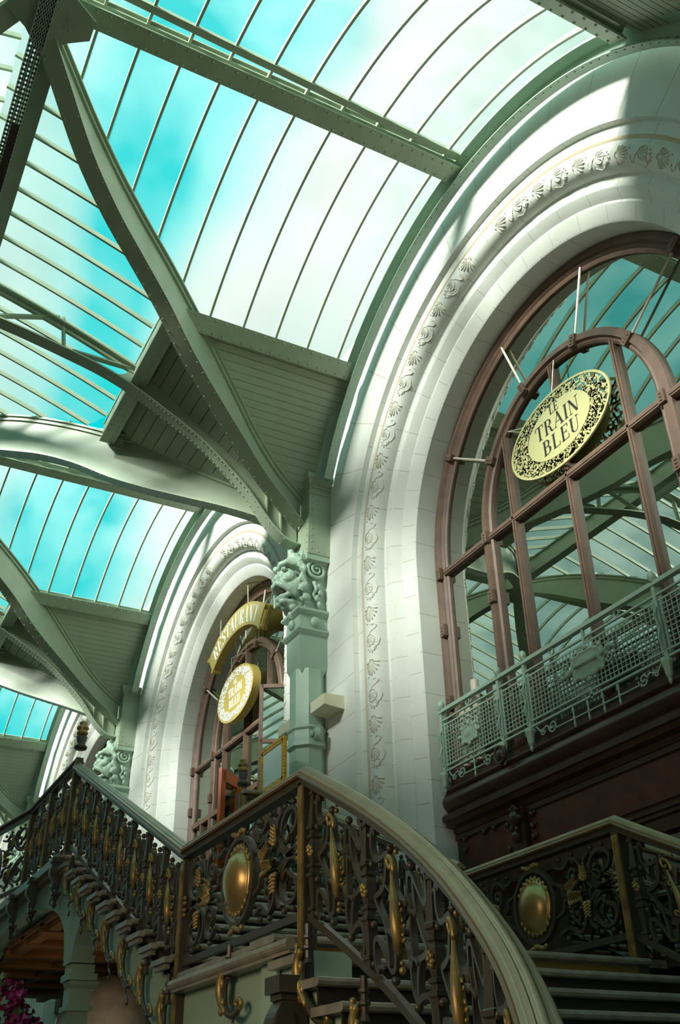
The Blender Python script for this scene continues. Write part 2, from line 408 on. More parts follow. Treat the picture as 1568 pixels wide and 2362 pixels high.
# vaulted glazing of one bay
def make_bay_glass():
    t = thing('bay_skylight', 'x', 'skylight', 'barrel skylights over the wall arches')
    ys = [-.02]+BARS+[-5.25, -5.7]
    for k in range(len(ys)-1):
        for s in (-1, 1):
            b = MB(); rs = []; a_hi = 0.03
            for (yy) in (ys[k], ys[k+1]):
                am = min(PH, math.asin(min(.999, xg(yy)/RV)))
                rs.append([(s*(RV+.05)*math.sin(a_hi+(am-a_hi)*i/14), yy, (RV+.05)*math.cos(a_hi+(am-a_hi)*i/14)) for i in range(15)])
            b.rings(rs, closed=False, cap=False); b.build('glass_pane', RGLASS, t, smooth=True)
    for y in BARS+[-5.28]:
        am = min(PH, math.asin(min(.999, xg(y)/RV)))
        b = MB(); p = arc(RV+.02, -am, am, y, 30); b.bar(p, .035, .075, ups=[(q[0], 0, q[2]) for q in p]); soften(b.build('glazing_bar', STEEL, t), 30)
    return t
# groin rib: deep curved I section from the column to the hall ridge
RIBB = [(-.2, 1.50), (-.49, 1.66), (-1.06, 1.92), (-2.0, 2.36), (-2.79, 2.74), (-3.23, 3.10), (-3.98, 3.50), (-4.63, 3.76), (-5.2, 4.05), (-5.72, 4.45), (-6.1, 4.62)]
def make_groin(s):
    """s = -1: rib on the left of the bay, +1: on the right"""
    t = thing('groin_rib', 'x', 'rib', 'curved groin ribs of the roof')
    N = 44; low = []; top = []
    for i in range(N+1):
        y = -.25-(5.85*i/N); x = s*xg(y); low.append(Vector((x, y, interp([(-a, b) for a, b in RIBB], -y)))); top.append(Vector((x, y, zs(x)-.03)))
    sm = lambda L: catmull(L[::4]+([] if (N % 4 == 0) else [L[-1]]), 4)
    low = sm(low); top = sm(top); top = [Vector((p.x, p.y, max(p.z, q.z+.22))) for p, q in zip(top, low)]
    b = MB(); b.bar(low, .25, .028); b.bar([p+Vector((0, 0, .03)) for p in low], .11, .05)
    soften(b.build('lower_flange', STEEL, t), 35)
    w_ = MB(); rs = []
    for p, q, i in zip(low, top, range(len(low))):
        a = low[min(i+1, len(low)-1)]-low[max(i-1, 0)]; a.z = 0; n = Vector((-a.y, a.x, 0)).normalized()*.012
        rs.append([p+n, q+n, q-n, p-n])
    w_.rings(rs); soften(w_.build('web_plate', STEEL, t), 35)
    u = MB(); u.bar(top, .18, .03); u.bar([p-Vector((0, 0, .05)) for p in top], .10, .06); soften(u.build('upper_flange', STEEL, t), 35)
    r = MB(); d = 0
    for i in range(1, len(low)):
        a = low[i]-low[i-1]; n = Vector((-a.y, a.x, 0)).normalized()
        for q in (-.09, .09): r.ell(low[i]+n*q-Vector((0, 0, .016)), (.014, .014, .014), nu=6, nv=4)
    r.build('rivet_line', STEEL, t, smooth=True)
    return t
# boarded pendentives
def make_boards_bay(s):
    t = thing('boarded_spandrel', 'x', 'panel', 'boarded triangular roof panels')
    b = MB(); x0, x1, n = 3.33, 4.92, 19
    def ye(x): return -max(.22, -yg(x))
    for k in range(n):
        xa = x0+(x1-x0)*k/n; xb = x0+(x1-x0)*(k+1)/n-.009; pts = []
        for dz in (-.06, -.03):
            pts += [(s*xa, -.03, zs(xa)+dz), (s*xa, ye(xa), zs(xa)+dz), (s*xb, ye(xb), zs(xb)+dz), (s*xb, -.03, zs(xb)+dz)]
        m = len(b.v); b.v += pts
        for f in ((0, 1, 2, 3), (7, 6, 5, 4), (0, 4, 5, 1), (1, 5, 6, 2), (2, 6, 7, 3), (3, 7, 4, 0)): b.f.append(tuple(m+i for i in f)); b.uv.append(None)
    b.build('boarding', BOARD, t)
    bk = MB(); rs = []
    for x in [x0+(x1-x0)*k/8 for k in range(9)]: rs.append([(s*x, 0, zs(x)-.02), (s*x, ye(x)-.05, zs(x)-.02)])
    bk.rings(rs, closed=False, cap=False); bk.build('backing_board', DARK, t)
    return t
def make_boards_hall():
    """boarded panel that rises from the column towards the hall, column at local x=0"""
    t = thing('boarded_hall_spandrel', 'x', 'panel', 'boarded roof panels facing the hall')
    for s in (-1, 1):
        b = MB(); n = 16; y0 = -3.08; y1 = -.25
        for k in range(n):
            ya = y0+(y1-y0)*k/n; yb = y0+(y1-y0)*(k+1)/n-.012
            wa, wb = 5-xg(ya), 5-xg(yb)
            pts = []
            for dz in (0, .03):
                pts += [(0, ya, zv(ya)-.08+dz), (s*wa, ya, zv(ya)-.08+dz), (s*wb, yb, zv(yb)-.08+dz), (0, yb, zv(yb)-.08+dz)]
            m = len(b.v); b.v += pts
            for f in ((0, 1, 2, 3), (7, 6, 5, 4), (0, 4, 5, 1), (1, 5, 6, 2), (2, 6, 7, 3), (3, 7, 4, 0)): b.f.append(tuple(m+i for i in f)); b.uv.append(None)
        b.build('boarding', BOARD, t)
    bk = MB(); rs = []
    for k in range(9):
        y = -3.1+2.7*k/8; rs.append([(-(5-xg(y)), y, zv(y)-.02), ((5-xg(y)), y, zv(y)-.02)])
    bk.rings(rs, closed=False, cap=False); bk.build('backing_board', DARK, t)
    return t
# glazing of the hall vault over one column
def make_hall_glass():
    t = thing('hall_skylight', 'x', 'skylight', 'hall skylights between the groins')
    HB = [-4.17+.505*k for k in range(17)]
    HB = [x for x in HB if abs(x) < 4.3]+[]
    xs = [-4.6]+HB+[4.6]
    def ylim(x): return min(-3.12, yg(5-abs(x)))
    for k in range(len(xs)-1):
        b = MB(); rs = []
        for x in (xs[k], xs[k+1]):
            y0 = ylim(x); rs.append([(x, y0+(YR-y0)*i/10, .16+zv(y0+(YR-y0)*i/10)) for i in range(11)])
        b.rings(rs, closed=False, cap=False); b.build('glass_pane', RGLASS, t, smooth=True)
    for x in HB:
        y0 = ylim(x)-.06; p = [(x, y0+(YR-y0)*i/14, zv(y0+(YR-y0)*i/14)+.10) for i in range(15)]
        b = MB(); b.bar(p, .035, .08); soften(b.build('glazing_bar', STEEL, t), 30)
    return t
def make_xbeam():
    t = thing('spandrel_edge_beam', 'x', 'beam', 'edge beams above the boarded hall panels')
    b = MB(); b.box((0, -3.10, 3.50), (1.72, .13, .015)); b.box((0, -3.17, 3.68), (1.72, .015, .18)); b.box((0, -3.10, 3.86), (1.72, .10, .012)); b.box((0, -3.14, 3.55), (1.72, .05, .03))
    b.build('beam_section', STEEL, t)
    r = MB()
    for i in range(22):
        for y in (-3.04, -3.17): r.ell((-1.65+3.3*i/21, y, 3.483), (.012, .012, .012), nu=6, nv=4)
    r.build('rivet_line', STEEL, t, smooth=True); return t
TL = [(-.18, 1.21), (-.34, 1.22), (-.50, 1.27), (-.76, 1.50), (-1.12, 1.95), (-1.5, 2.32), (-2.04, 2.76), (-3.0, 3.30), (-3.6, 3.56), (-4.3, 3.74), (-5.3, 3.94), (-6.1, 4.02)]
def make_truss():
    t = thing('roof_truss', 'x', 'truss', 'trusses across the hall over the columns')
    low = catmull([(0, y, z) for y, z in TL], 4)
    b = MB(); b.bar(low, .24, .028); b.bar([p+Vector((0, 0, .03)) for p in low], .09, .05); soften(b.build('lower_chord', STEEL, t), 35)
    ut = [Vector((0, y, zv(y)-.12)) for y in [-3.1-3.0*i/12 for i in range(13)]]
    c = MB(); c.bar(ut, .22, .03); c.bar([p-Vector((0, 0, .05)) for p in ut], .06, .08)
    for i in range(24):
        y = -3.15-2.9*i/23
        for q in (-.08, .08): c.ell((q, y, zv(y)-.138), (.011, .011, .011), nu=5, nv=4)
    soften(c.build('upper_chord', STEEL, t), 35)
    # solid web plate above the column with an open rounded eye at its end
    wv = MB(); rs = []
    for i in range(22):
        y = -.25-2.9*i/21; z0 = interp([(-a, b_) for a, b_ in TL], -y); rs.append([(-.012, y, z0), (-.012, y, zv(y)-.1), (.012, y, zv(y)-.1), (.012, y, z0)])
    wv.rings(rs); wv.build('web_plate', STEEL, t)
    k = MB(); p = []
    for i in range(9):
        a = -PI/2+PI/2*i/8; p.append(i)
    pts = [(-3.15, 3.43), (-3.62, 3.50), (-3.55, 3.60), (-3.40, 3.62), (-3.30, 3.68), (-3.27, 3.78), (-3.32, 3.86), (-3.15, 3.86)]
    rs = [[(s*.012, y, z) for y, z in pts] for s in (-1, 1)]; k.rings(rs); k.build('gusset_plate', STEEL, t)
    for (ya, za, yb, zb) in ((-3.15, 3.80, -4.20, 3.80), (-4.33, 3.76, -4.42, 4.42), (-4.48, 4.40, -5.55, 4.00), (-5.6, 4.0, -5.66, 4.6)):
        d = MB(); d.bar([(0, ya, za), (0, yb, zb)], .10, .022, up=Vector((0, .3, 1))); d.bar([(0, ya, za+.02), (0, yb, zb+.02)], .025, .06, up=Vector((0, .3, 1)))
        d.build('web_member', STEEL, t)
    r = MB()
    for i in range(40):
        y = -.5-2.6*i/39; z0 = interp([(-a, b_) for a, b_ in TL], -y)
        for q in (-.085, .085): r.ell((q, y, z0-.018), (.014, .014, .014), nu=6, nv=4)
    r.build('rivet_line', STEEL, t, smooth=True)
    v = MB()
    for y in (-.55, -.8, -3.12):
        z0 = interp([(-a, b_) for a, b_ in TL], -y); v.box((0, y, (z0+zv(y))/2), (.06, .012, (zv(y)-z0)/2-.05))
    v.build('stiffener', STEEL, t)
    return t
def make_ridge(x0, x1):
    t = thing('hall_ridge_beam', 'x', 'beam', 'beams along the hall ridge')
    z = 4.50; L = (x1-x0)/2; cx = (x0+x1)/2; b = MB(); yr = -5.74
    b.box((cx, yr, z), (L, .11, .015)); b.box((cx, yr-.05, z+.19), (L, .012, .19)); b.box((cx, yr+.05, z+.19), (L, .012, .19)); b.box((cx, yr, z+.38), (L, .12, .012))
    b.build('beam_section', STEEL, t); return t
def make_crown():
    t = thing('crown_gusset', 'x', 'gusset', 'gusset plates where the groins meet')
    b = MB(); pts = [(.75, 0), (.38, .30), (.17, .62), (-.17, .62), (-.38, .30), (-.75, 0), (-.38, -.30), (-.17, -.62), (.17, -.62), (.38, -.30)]
    b.rings([[(x*.8, -5.85+y*.8, z) for x, y in pts] for z in (4.47, 4.485)]); b.build('plate', STEEL, t)
    r = MB()
    for i in range(26):
        a = rnd.uniform(0, 2*PI); q = rnd.uniform(.1, .55); r.ell((q*math.cos(a)*.7, -5.85+q*math.sin(a)*.55, 4.466), (.013, .013, .013), nu=5, nv=4)
    r.build('rivet_line', STEEL, t, smooth=True); return t
# ---- build the modules once and copy them
POS = {0: 'nearest bay', -10: 'second bay', -20: 'third bay', -30: 'farthest bay', 10: 'bay beyond the right edge'}
BN = {0: 'the nearest wall arch', -10: 'the second wall arch', -20: 'the third arch', -30: 'the farthest arch', 10: 'the arch past the right edge'}
def spread(proto, label, xs, both=False, place=None):
    place = place or BN; first = True
    for x in xs:
        o = proto if first else dup(proto); first = False
        o.location = (x, 0, 0); o['label'] = label % place[x]
        if both:
            c = dup(proto, (x, 2*YR, 0), PI, (label % place[x])+', far side')
bays = [0, -10, -20, -30, 10]
spread(make_rim(), 'riveted sage green arch girder along the top of %s', [0, -10, -20, 10])
spread(make_purlin('crown_purlin', 'x', 'riveted beams along the crowns of the bay skylights', 0, 4.76, 0, -.16, -5.6), 'riveted crown beam under the skylight above %s', bays, True)
sp = [make_purlin('haunch_purlin', 'x', 'riveted beams at the foot of the bay skylights', s*3.19, 3.52, s*PH, -.16, -3.05, w=.28) for s in (-1, 1)]
spread(sp[0], 'riveted beam at left foot of skylight above %s', bays, True)
spread(sp[1], 'riveted beam at right foot of skylight above %s', bays, True)
def make_slim():
    t = thing('skylight_rail', 'x', 'beam', 'slim rails beside the crown beams'); b = MB()
    b.bar([(.20, -.1, 4.93), (.36, -5.3, 4.93)], .05, .08); b.bar([(.20, -.1, 4.88), (.36, -5.3, 4.88)], .10, .02); b.build('rail_section', STEEL, t); return t
spread(make_slim(), 'slim rail running beside the crown beam above %s', [0, -10, -20, 10])
spread(make_bay_glass(), 'ribbed barrel skylight of pale wired glass over %s', bays, True)
g = [make_groin(-1), make_groin(1)]
spread(g[0], 'curved groin rib left of %s', bays, True); spread(g[1], 'curved groin rib right of %s', bays, True)
g = [make_boards_bay(-1), make_boards_bay(1)]
spread(g[0], 'green boarded triangle left of skylight over %s', bays, True); spread(g[1], 'green boarded triangle right of skylight over %s', bays, True)
CN = {-5: 'the nearest lion-mask column', -15: 'the second lion-mask column', -25: 'the third column', -35: 'the farthest column', 5: 'the column outside the right edge', 15: 'the column far outside right'}
cols = [-5, -15, -25, 5]
spread(make_boards_hall(), 'green boarded panel rising to the hall above %s', cols, True, CN)
spread(make_hall_glass(), 'hall skylight with slanting bars above %s', cols, True, CN)
spread(make_xbeam(), 'riveted edge beam under the hall skylight above %s', cols, True, CN)
spread(make_truss(), 'lattice truss with curved lower chord springing from %s', cols, True, CN)
spread(make_ridge(-5, 5), 'riveted ridge beam of the hall in front of %s', bays)
spread(make_crown(), 'riveted gusset at the hall ridge in front of %s', bays)
# perforated cable tray beside the ridge
ct = thing('cable_tray', 'perforated galvanised cable tray beside the hall ridge beam, top left', 'cable tray')
b = MB(); L0, L1, ty, tz = .9, -5.2, -5.92, 4.44
b.box(((L0+L1)/2, ty-.09, tz+.02), ((L0-L1)/2, .006, .04)); b.box(((L0+L1)/2, ty+.09, tz+.02), ((L0-L1)/2, .006, .04))
for q in (-.075, -.045, -.015, .015, .045, .075): b.box(((L0+L1)/2, ty+q, tz), ((L0-L1)/2, .007, .004))
for i in range(int((L0-L1)/.07)): b.box((L0-.07*i, ty, tz), (.017, .085, .004))
b.build('perforated_channel', GALV, ct)
b = MB(); b.box((-2.6, ty+.03, tz-.03), (.9, .05, .02)); b.build('conduit_cover', DWOOD, ct)
b = MB(); b.tube([(L0, ty-.03, tz+.03), (L1, ty-.03, tz+.03)], .018); b.tube([(L0, ty+.03, tz+.03), (L1, ty+.03, tz+.03)], .014); b.build('cable', GALV, ct)
# ------------------------------------------------------------------ interior behind the windows
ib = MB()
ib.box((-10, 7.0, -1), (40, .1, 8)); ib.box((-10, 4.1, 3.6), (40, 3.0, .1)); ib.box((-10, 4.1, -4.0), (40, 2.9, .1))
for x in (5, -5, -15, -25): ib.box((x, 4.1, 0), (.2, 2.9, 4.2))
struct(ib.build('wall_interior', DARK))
# ------------------------------------------------------------------ windows
def archpts(r, zc, zb, n=40):
    p = [(-r, zb)]+[(r*math.cos(PI-PI*i/n), zc+r*math.sin(PI-PI*i/n)) for i in range(n+1)]+[(r, zb)]
    return p
def arch_section(b, prof, zc, zb):
    """sweep of (r, y) profile along jamb and arch"""
    L = [archpts(r, zc, zb) for r, y in prof]; rs = []
    for i in range(len(L[0])): rs.append([(L[j][i][0], prof[j][1], L[j][i][1]) for j in range(len(prof))])
    b.rings(rs)
def window(n, x, zb):
    w_ = bpy.data.objects.new('window_%d' % n, None); C.objects.link(w_); w_.location = (x, 0, 0); w_['kind'] = 'structure'
    b = MB(); arch_section(b, [(2.94, 1.0), (2.94, 1.14), (2.70, 1.14), (2.70, 1.06), (2.73, 1.04), (2.76, 1.05), (2.79, 1.02), (2.83, 1.03), (2.86, .99), (2.90, .99)], .06, zb)
    soften(recalc(b.build('frame', WOOD, w_)), 25)
    b = MB(); arch_section(b, [(1.75, 1.0), (1.77, 1.02), (1.77, 1.12), (1.58, 1.12), (1.58, 1.04), (1.61, 1.02), (1.64, 1.03), (1.66, .99)], .06, zb)
    soften(recalc(b.build('inner_arch', WOOD, w_)), 25)
    b = MB(); b.box((0, 1.06, -.07), (2.75, .05, .045)); b.box((0, 1.02, -.07), (2.75, .02, .02)); b.build('transom', WOOD, w_)
    for mx in (-1.1, 0, 1.1):
        zt = .06+math.sqrt(1.6**2-mx*mx); b = MB(); b.box((mx, 1.07, (zb+zt)/2), (.035, .05, (zt-zb)/2)); b.box((mx, 1.02, (zb+zt)/2), (.014, .02, (zt-zb)/2)); b.build('mullion', WOOD, w_)
    b = MB(); p = archpts(2.72, .06, zb); b.v = [(q[0], 1.09, q[1]) for q in p]; b.f = [tuple(range(len(p)))]; b.uv = [None]
    b.build('glass_pane', WGLASS, w_)
    for q in (34.5, 71.5, 108.5, 145.5):
        a = math.radians(q); b = MB(); b.tube([(2.74*math.cos(a), 1.02, .06+2.74*math.sin(a)), (1.74*math.cos(a), 1.02, .06+1.74*math.sin(a))], .017, 6); b.build('stay_rod', ROD, w_)
    for q in (34.5, 71.5, 108.5, 145.5):
        a = math.radians(q); b = MB()
        for rr in (1.68, 2.83) if q in (34.5, 145.5) else (1.68,):
            R = Matrix.Rotation(-a, 3, 'Y'); c = Vector((rr*math.cos(a), .99, .06+rr*math.sin(a))); b.box(c, (.085, .03, .05), R)
            for k in (-1, 0, 1): b.ell(c+R @ Vector((k*.045, -.03, 0)), (.02, .016, .03), R, 6, 4)
        b.build('carved_block', WOOD, w_)
    for s in (-1, 1):
        for rr, zz in ((2.83, -.07), (2.83, -.95), (1.68, -.07), (1.68, -.95), (2.83, -2.0)):
            if zz < zb: continue
            b = MB(); b.box((s*rr, .985, zz), (.05, .03, .085))
            for k in (-1, 0, 1): b.ell((s*rr, .955, zz+k*.045), (.03, .016, .02), nu=6, nv=4)
            b.build('carved_block', WOOD, w_)
    return w_
window(1, 0, -2.95); w2 = window(2, -10, -3.87); w3 = window(3, -20, -3.87); window(4, -30, -3.87)
# restaurant entrance in the second arch: screen rails, open casement, varnished door
b = MB()
for z in (-1.3, -3.8): b.box((0, 1.05, z), (2.7, .05, .05))
for x in (-2.2, -.55, .55, 2.2): b.box((x, 1.06, -2.5), (.04, .05, 1.25))
b.build('entrance_screen', WOOD, w2)
R = Matrix.Rotation(math.radians(61), 3, 'Z')
cs = thing('open_casement', 'brown glazed casement standing open in the restaurant arch', 'window', loc=(-8.0, .5, -.52))
b = MB()
for s in (0, 1): b.box(R @ Vector((.52*s, 0, -.45)), (.035, .03, 1.05), R)
for z in (-1.47, -.45, .57): b.box(R @ Vector((.26, 0, z)), (.26, .03, .035), R)
b.build('sash', WOOD, cs)
b = MB(); b.box(R @ Vector((.26, 0, -.45)), (.24, .006, 1.0), R); b.build('glass_pane', WGLASS, cs)
d = thing('door_leaf', 'orange varnished door leaf standing open in the restaurant arch', 'door', loc=(-9.95, .95, 0))
R = Matrix.Rotation(math.radians(-50), 3, 'Z'); b = MB()
for s in (0, 1): b.box(R @ Vector((.08+.64*s, 0, -2.4)), (.09, .03, 1.35), R)
for z in (-3.7, -2.6, -1.15): b.box(R @ Vector((.4, 0, z)), (.32, .03, .11), R)
b.build('door_frame', ORANGE, d)
b = MB(); b.box(R @ Vector((.4, 0, -2.4)), (.28, .008, 1.2), R); b.build('door_glass', WGLASS, d)
for (x, z) in ((-10.42, 1.18), (-10.55, .98)):
    k = thing('wall_bulb', 'small warm bulb beside the oval sign, %s' % ('upper one' if z > 1.1 else 'lower one'), 'lamp', loc=(x, .86, z))
    MB().ell((0, 0, 0), (.035, .035, .035)).build('bulb', BULB, k, smooth=True)
    MB().tube([(0, .02, 0), (0, .16, .02)], .01).build('bulb_arm', WIRE, k)
# ------------------------------------------------------------------ lettering drawn as strokes
TH, TN = .15, .035
def arcp(cx, cy, rx, ry, a0, a1, n=14): return [(cx+rx*math.cos(math.radians(a0+(a1-a0)*i/n)), cy+ry*math.sin(math.radians(a0+(a1-a0)*i/n))) for i in range(n+1)]
def serif(x, y): return ([(x-.13, y), (x+.13, y)], TN)
GL = {
 'L': (.62, [([(.16, 0), (.16, 1)], TH), serif(.16, 1), ([(.05, .015), (.56, .015)], TN), ([(.555, 0), (.58, .24)], TN*1.4)]),
 'E': (.64, [([(.16, 0), (.16, 1)], TH), ([(.05, .985), (.55, .985)], TN), ([(.2, .52), (.44, .52)], TN), ([(.05, .015), (.57, .015)], TN), ([(.55, 1), (.555, .78)], TN*1.4), ([(.44, .42), (.44, .62)], TN*1.4), ([(.565, 0), (.59, .24)], TN*1.4)]),
 'T': (.66, [([(.33, 0), (.33, 1)], TH), ([(.03, .985), (.63, .985)], TN), ([(.04, 1), (.02, .76)], TN*1.4), ([(.62, 1), (.64, .76)], TN*1.4), serif(.33, .015)]),
 'R': (.72, [([(.16, 0), (.16, 1)], TH), serif(.16, .015), (([(.05, .985), (.34, .985)]), TN), (arcp(.33, .745, .19, .225, 90, -90), [TN]*3+[.07, .1, .13, .14, .15, .14, .13, .1, .07]+[TN]*3), ([(.2, .52), (.35, .52)], TN), ([(.36, .5), (.46, .38), (.52, .12), (.62, .02), (.70, .04)], [.05, .12, .14, .09, .03])]),
 'A': (.76, [([(.08, .02), (.36, 1)], TN), ([(.34, 1), (.64, .02)], TH), ([(.17, .34), (.50, .34)], TN), ([(0, .015), (.19, .015)], TN), ([(.48, .015), (.78, .015)], TN)]),
 'I': (.32, [([(.16, 0), (.16, 1)], TH), serif(.16, 1), serif(.16, .015)]),
 'N': (.78, [([(.13, 0), (.13, 1)], TN), ([(.12, 1), (.62, 0)], TH), ([(.65, 0), (.65, 1)], TN), ([(.02, .985), (.16, .985)], TN), ([(.54, .985), (.77, .985)], TN), ([(.02, .015), (.24, .015)], TN)]),
 'B': (.68, [([(.16, 0), (.16, 1)], TH), (([(.05, .985), (.34, .985)]), TN), (arcp(.33, .755, .16, .215, 90, -90), [TN]*3+[.07, .1, .12, .13, .14, .13, .12, .1, .07]+[TN]*3), ([(.2, .53), (.35, .53)], TN), (arcp(.35, .27, .20, .255, 90, -90), [TN]*3+[.07, .1, .13, .15, .16, .15, .13, .1, .07]+[TN]*3), ([(.05, .015), (.36, .015)], TN)]),
 'U': (.74, [([(.16, 1), (.16, .34)], TH), (arcp(.37, .30, .21, .28, 180, 360), [TH]*3+[.11, .08, .06]+[TN]*9), ([(.58, .3), (.58, 1)], TN), serif(.16, 1), ([(.48, .985), (.69, .985)], TN)]),
 'S': (.60, [([(.50, .80), (.44, .93), (.30, .99), (.16, .92), (.12, .78), (.20, .64), (.34, .53), (.46, .40), (.49, .24), (.42, .08), (.28, .01), (.13, .08), (.08, .24)], [TN, TN, .04, .07, .11, .15, .16, .15, .11, .07, .04, TN, TN]), ([(.50, .72), (.52, .98)], TN), ([(.07, .02), (.08, .30)], TN)]),
}
def stroke(b, pts, w, F, th):
    n = len(pts); ws = w if isinstance(w, list) else [w]*n
    if len(ws) < n: ws = ws+[ws[-1]]*(n-len(ws))
    rs = []
    for i in range(n):
        a = pts[max(i-1, 0)]; c = pts[min(i+1, n-1)]; dx, dy = c[0]-a[0], c[1]-a[1]; l = math.hypot(dx, dy) or 1
        nx, ny = -dy/l*ws[i]/2, dx/l*ws[i]/2; p = pts[i]
        rs.append([F(p[0]+nx, p[1]+ny, 0), F(p[0]-nx, p[1]-ny, 0), F(p[0]-nx, p[1]-ny, th), F(p[0]+nx, p[1]+ny, th)])
    b.rings(rs)
def word(b, text, cx, cy, h, F, th=.006, track=.06, squeeze=1.0):
    tot = sum(GL[c][0] for c in text)+track*(len(text)-1); x = cx-tot*h*squeeze/2
    for c in text:
        for pts, w_ in GL[c][1]:
            ww = [q*h for q in w_] if isinstance(w_, list) else w_*h
            stroke(b, [(x+p[0]*h*squeeze, cy+p[1]*h) for p in pts], ww, F, th)
        x += (GL[c][0]+track)*h*squeeze
def ellplate(b, a, c, y0, y1, n=72, a2=0, c2=0):
    if a2:
        pr = []
        for i in range(n+1):
            t = 2*PI*i/n; co, si = math.cos(t), math.sin(t); pr.append([(a*co, y0, c*si), (a2*co, y0, c2*si), (a2*co, y1, c2*si), (a*co, y1, c*si)])
        b.rings(pr, cap=False)
    else: b.rings([[(a*math.cos(2*PI*i/n), y, c*math.sin(2*PI*i/n)) for i in range(n)] for y in (y0, y1)])
def filigree(b, A, Bc, Ai, Bi, F, seed, w_=.021, cnt=150, th=.012, md_=.052, sc=1.0):
    r = random.Random(seed); pts = []; tries = 0
    while len(pts) < cnt and tries < 9000:
        tries += 1; t = r.uniform(0, 2*PI); k = r.uniform(.12, .88)
        x = (Ai+(A-Ai)*k)*math.cos(t); z = (Bi+(Bc-Bi)*k)*math.sin(t)
        if all((x-p[0])**2+(z-p[1])**2 > md_**2 for p in pts): pts.append((x, z))
    for i, (x, z) in enumerate(pts):
        a = r.uniform(0, 2*PI); sg = r.choice((-1, 1)); ty = i % 4
        if ty == 0: loc = [(.008*k*math.cos(sg*.75*k+a), .008*k*math.sin(sg*.75*k+a)) for k in range(1, 9)]
        elif ty == 1: loc = [((k-4)*.014*math.cos(a)-sg*.030*math.sin(k*.8)*math.sin(a), (k-4)*.014*math.sin(a)+sg*.030*math.sin(k*.8)*math.cos(a)) for k in range(9)]
        elif ty == 2: loc = [(.038*math.cos(a+sg*k*.45), .038*math.sin(a+sg*k*.45)) for k in range(9)]
        else: loc = [((k-3)*.020*math.cos(a), (k-3)*.020*math.sin(a)+.01*sg*math.cos(k)) for k in range(7)]
        loc = [(x+p*sc, z+q*sc) for p, q in loc]
        ok = [p for p in loc if (p[0]/A)**2+(p[1]/Bc)**2 < 1.0 and (p[0]/Ai)**2+(p[1]/Bi)**2 > .98]
        if len(ok) >= 3: stroke(b, ok, w_, F, th)
s1 = thing('hanging_sign', 'oval pierced gold sign reading LE TRAIN BLEU in black, before the nearest window', 'sign', loc=(.09, .93, .58))
F1 = lambda x, z, h: (x, -.006-h, z)
b = MB(); ellplate(b, .96, .56, -.012, .012, a2=.925, c2=.53); ellplate(b, .60, .385, -.012, .012); b.build('sign_plate', SIGN, s1)
b = MB(); filigree(b, .95, .55, .57, .365, lambda x, z, h: (x, .006-h, z), 3, .027, 260, .012, .060, 1.3); b.build('pierced_border', SIGN, s1)
b = MB(); FL = lambda x, z, h: (x, -.0125-h, z)
word(b, 'LE', -.02, .245, .125, FL, .004, squeeze=1.05); word(b, 'TRAIN', 0, .00, .215, FL, .004, squeeze=1.12); word(b, 'BLEU', .03, -.27, .215, FL, .004, squeeze=1.15); b.build('lettering', BLACK, s1)
b = MB()
for (x0, z0, x1, z1) in ((.06, 1.05, -.02, .55), (-1.02, .62, -.62, .40), (-1.02, .62, -.70, .38)): b.tube([(x0, .05, z0), (x1, 0, z1)], .007, 5)
b.build('hanging_wire', WIRE, s1)
s2 = thing('hanging_sign', 'oval gold box sign with white lettering LE TRAIN BLEU, below the RESTAURANT sign', 'sign', loc=(-9.84, .72, .62))
b = MB(); ellplate(b, .92, .54, 0, .16); soften(b.build('sign_box', SIGN2, s2), 40)
b = MB(); filigree(b, .88, .50, .56, .35, lambda x, z, h: (x, -.001-h, z), 5, .020, 300, .006); b.build('white_border', WHITEL, s2)
b = MB(); FL2 = lambda x, z, h: (x, -.001-h, z)
word(b, 'LE', 0, .20, .12, FL2, .006, squeeze=1.0); word(b, 'TRAIN', 0, -.02, .19, FL2, .006, squeeze=1.05); word(b, 'BLEU', 0, -.26, .19, FL2, .006, squeeze=1.05); b.build('lettering', WHITEL, s2)
b = MB()
for x in (-.45, .32): b.tube([(x, .08, .45), (x, .08, .95), (x+.3, .3, 1.02)], .008, 5)
b.build('hanging_wire', WIRE, s2)
s3 = thing('arched_sign', 'arched gold sign reading RESTAURANT in white, hung in the second arch', 'sign', loc=(-9.95, .72, .03))
RO, RI, AE = 2.44, 1.97, math.radians(38)
b = MB(); rs = []
for i in range(41):
    a = -AE+2*AE*i/40; s_, c_ = math.sin(a), math.cos(a); rs.append([(RO*s_, 0, RO*c_), (RO*s_, .16, RO*c_), (RI*s_, .16, RI*c_), (RI*s_, 0, RI*c_)])
b.rings(rs)
for sg in (-1, 1):
    for rr in (RO-.02, RI+.02): b.tube([(sg*rr*math.sin(AE), -.01, rr*math.cos(AE)), (sg*rr*math.sin(AE), .17, rr*math.cos(AE))], .05, 8, up=Vector((0, 0, 1)))
    b.tube([(sg*RO*math.sin(AE), .08, RO*math.cos(AE)), (sg*RI*math.sin(AE), .08, RI*math.cos(AE))], .06, 8, up=Vector((0, 1, 0)))
soften(b.build('sign_box', SIGN2, s3), 40)
def FA(x, z, h):
    a = x/2.2; rr = 2.2+z; return (rr*math.sin(a), -.002-h, rr*math.cos(a))
b = MB(); word(b, 'RESTAURANT', 0, -.17, .34, FA, .006, .05, squeeze=.96)
b.build('lettering', WHITEL, s3)
b = MB(); b.tube([(.45, .08, RO-.02), (.40, .08, 2.92)], .012, 5); b.tube([(-1.05, .08, 2.15), (-1.07, .08, 2.72)], .012, 5); b.tube([(.40, .08, 2.92), (.6, .2, 2.9), (.8, .35, 2.7)], .010, 5); b.build('hanging_wire', WIRE, s3)
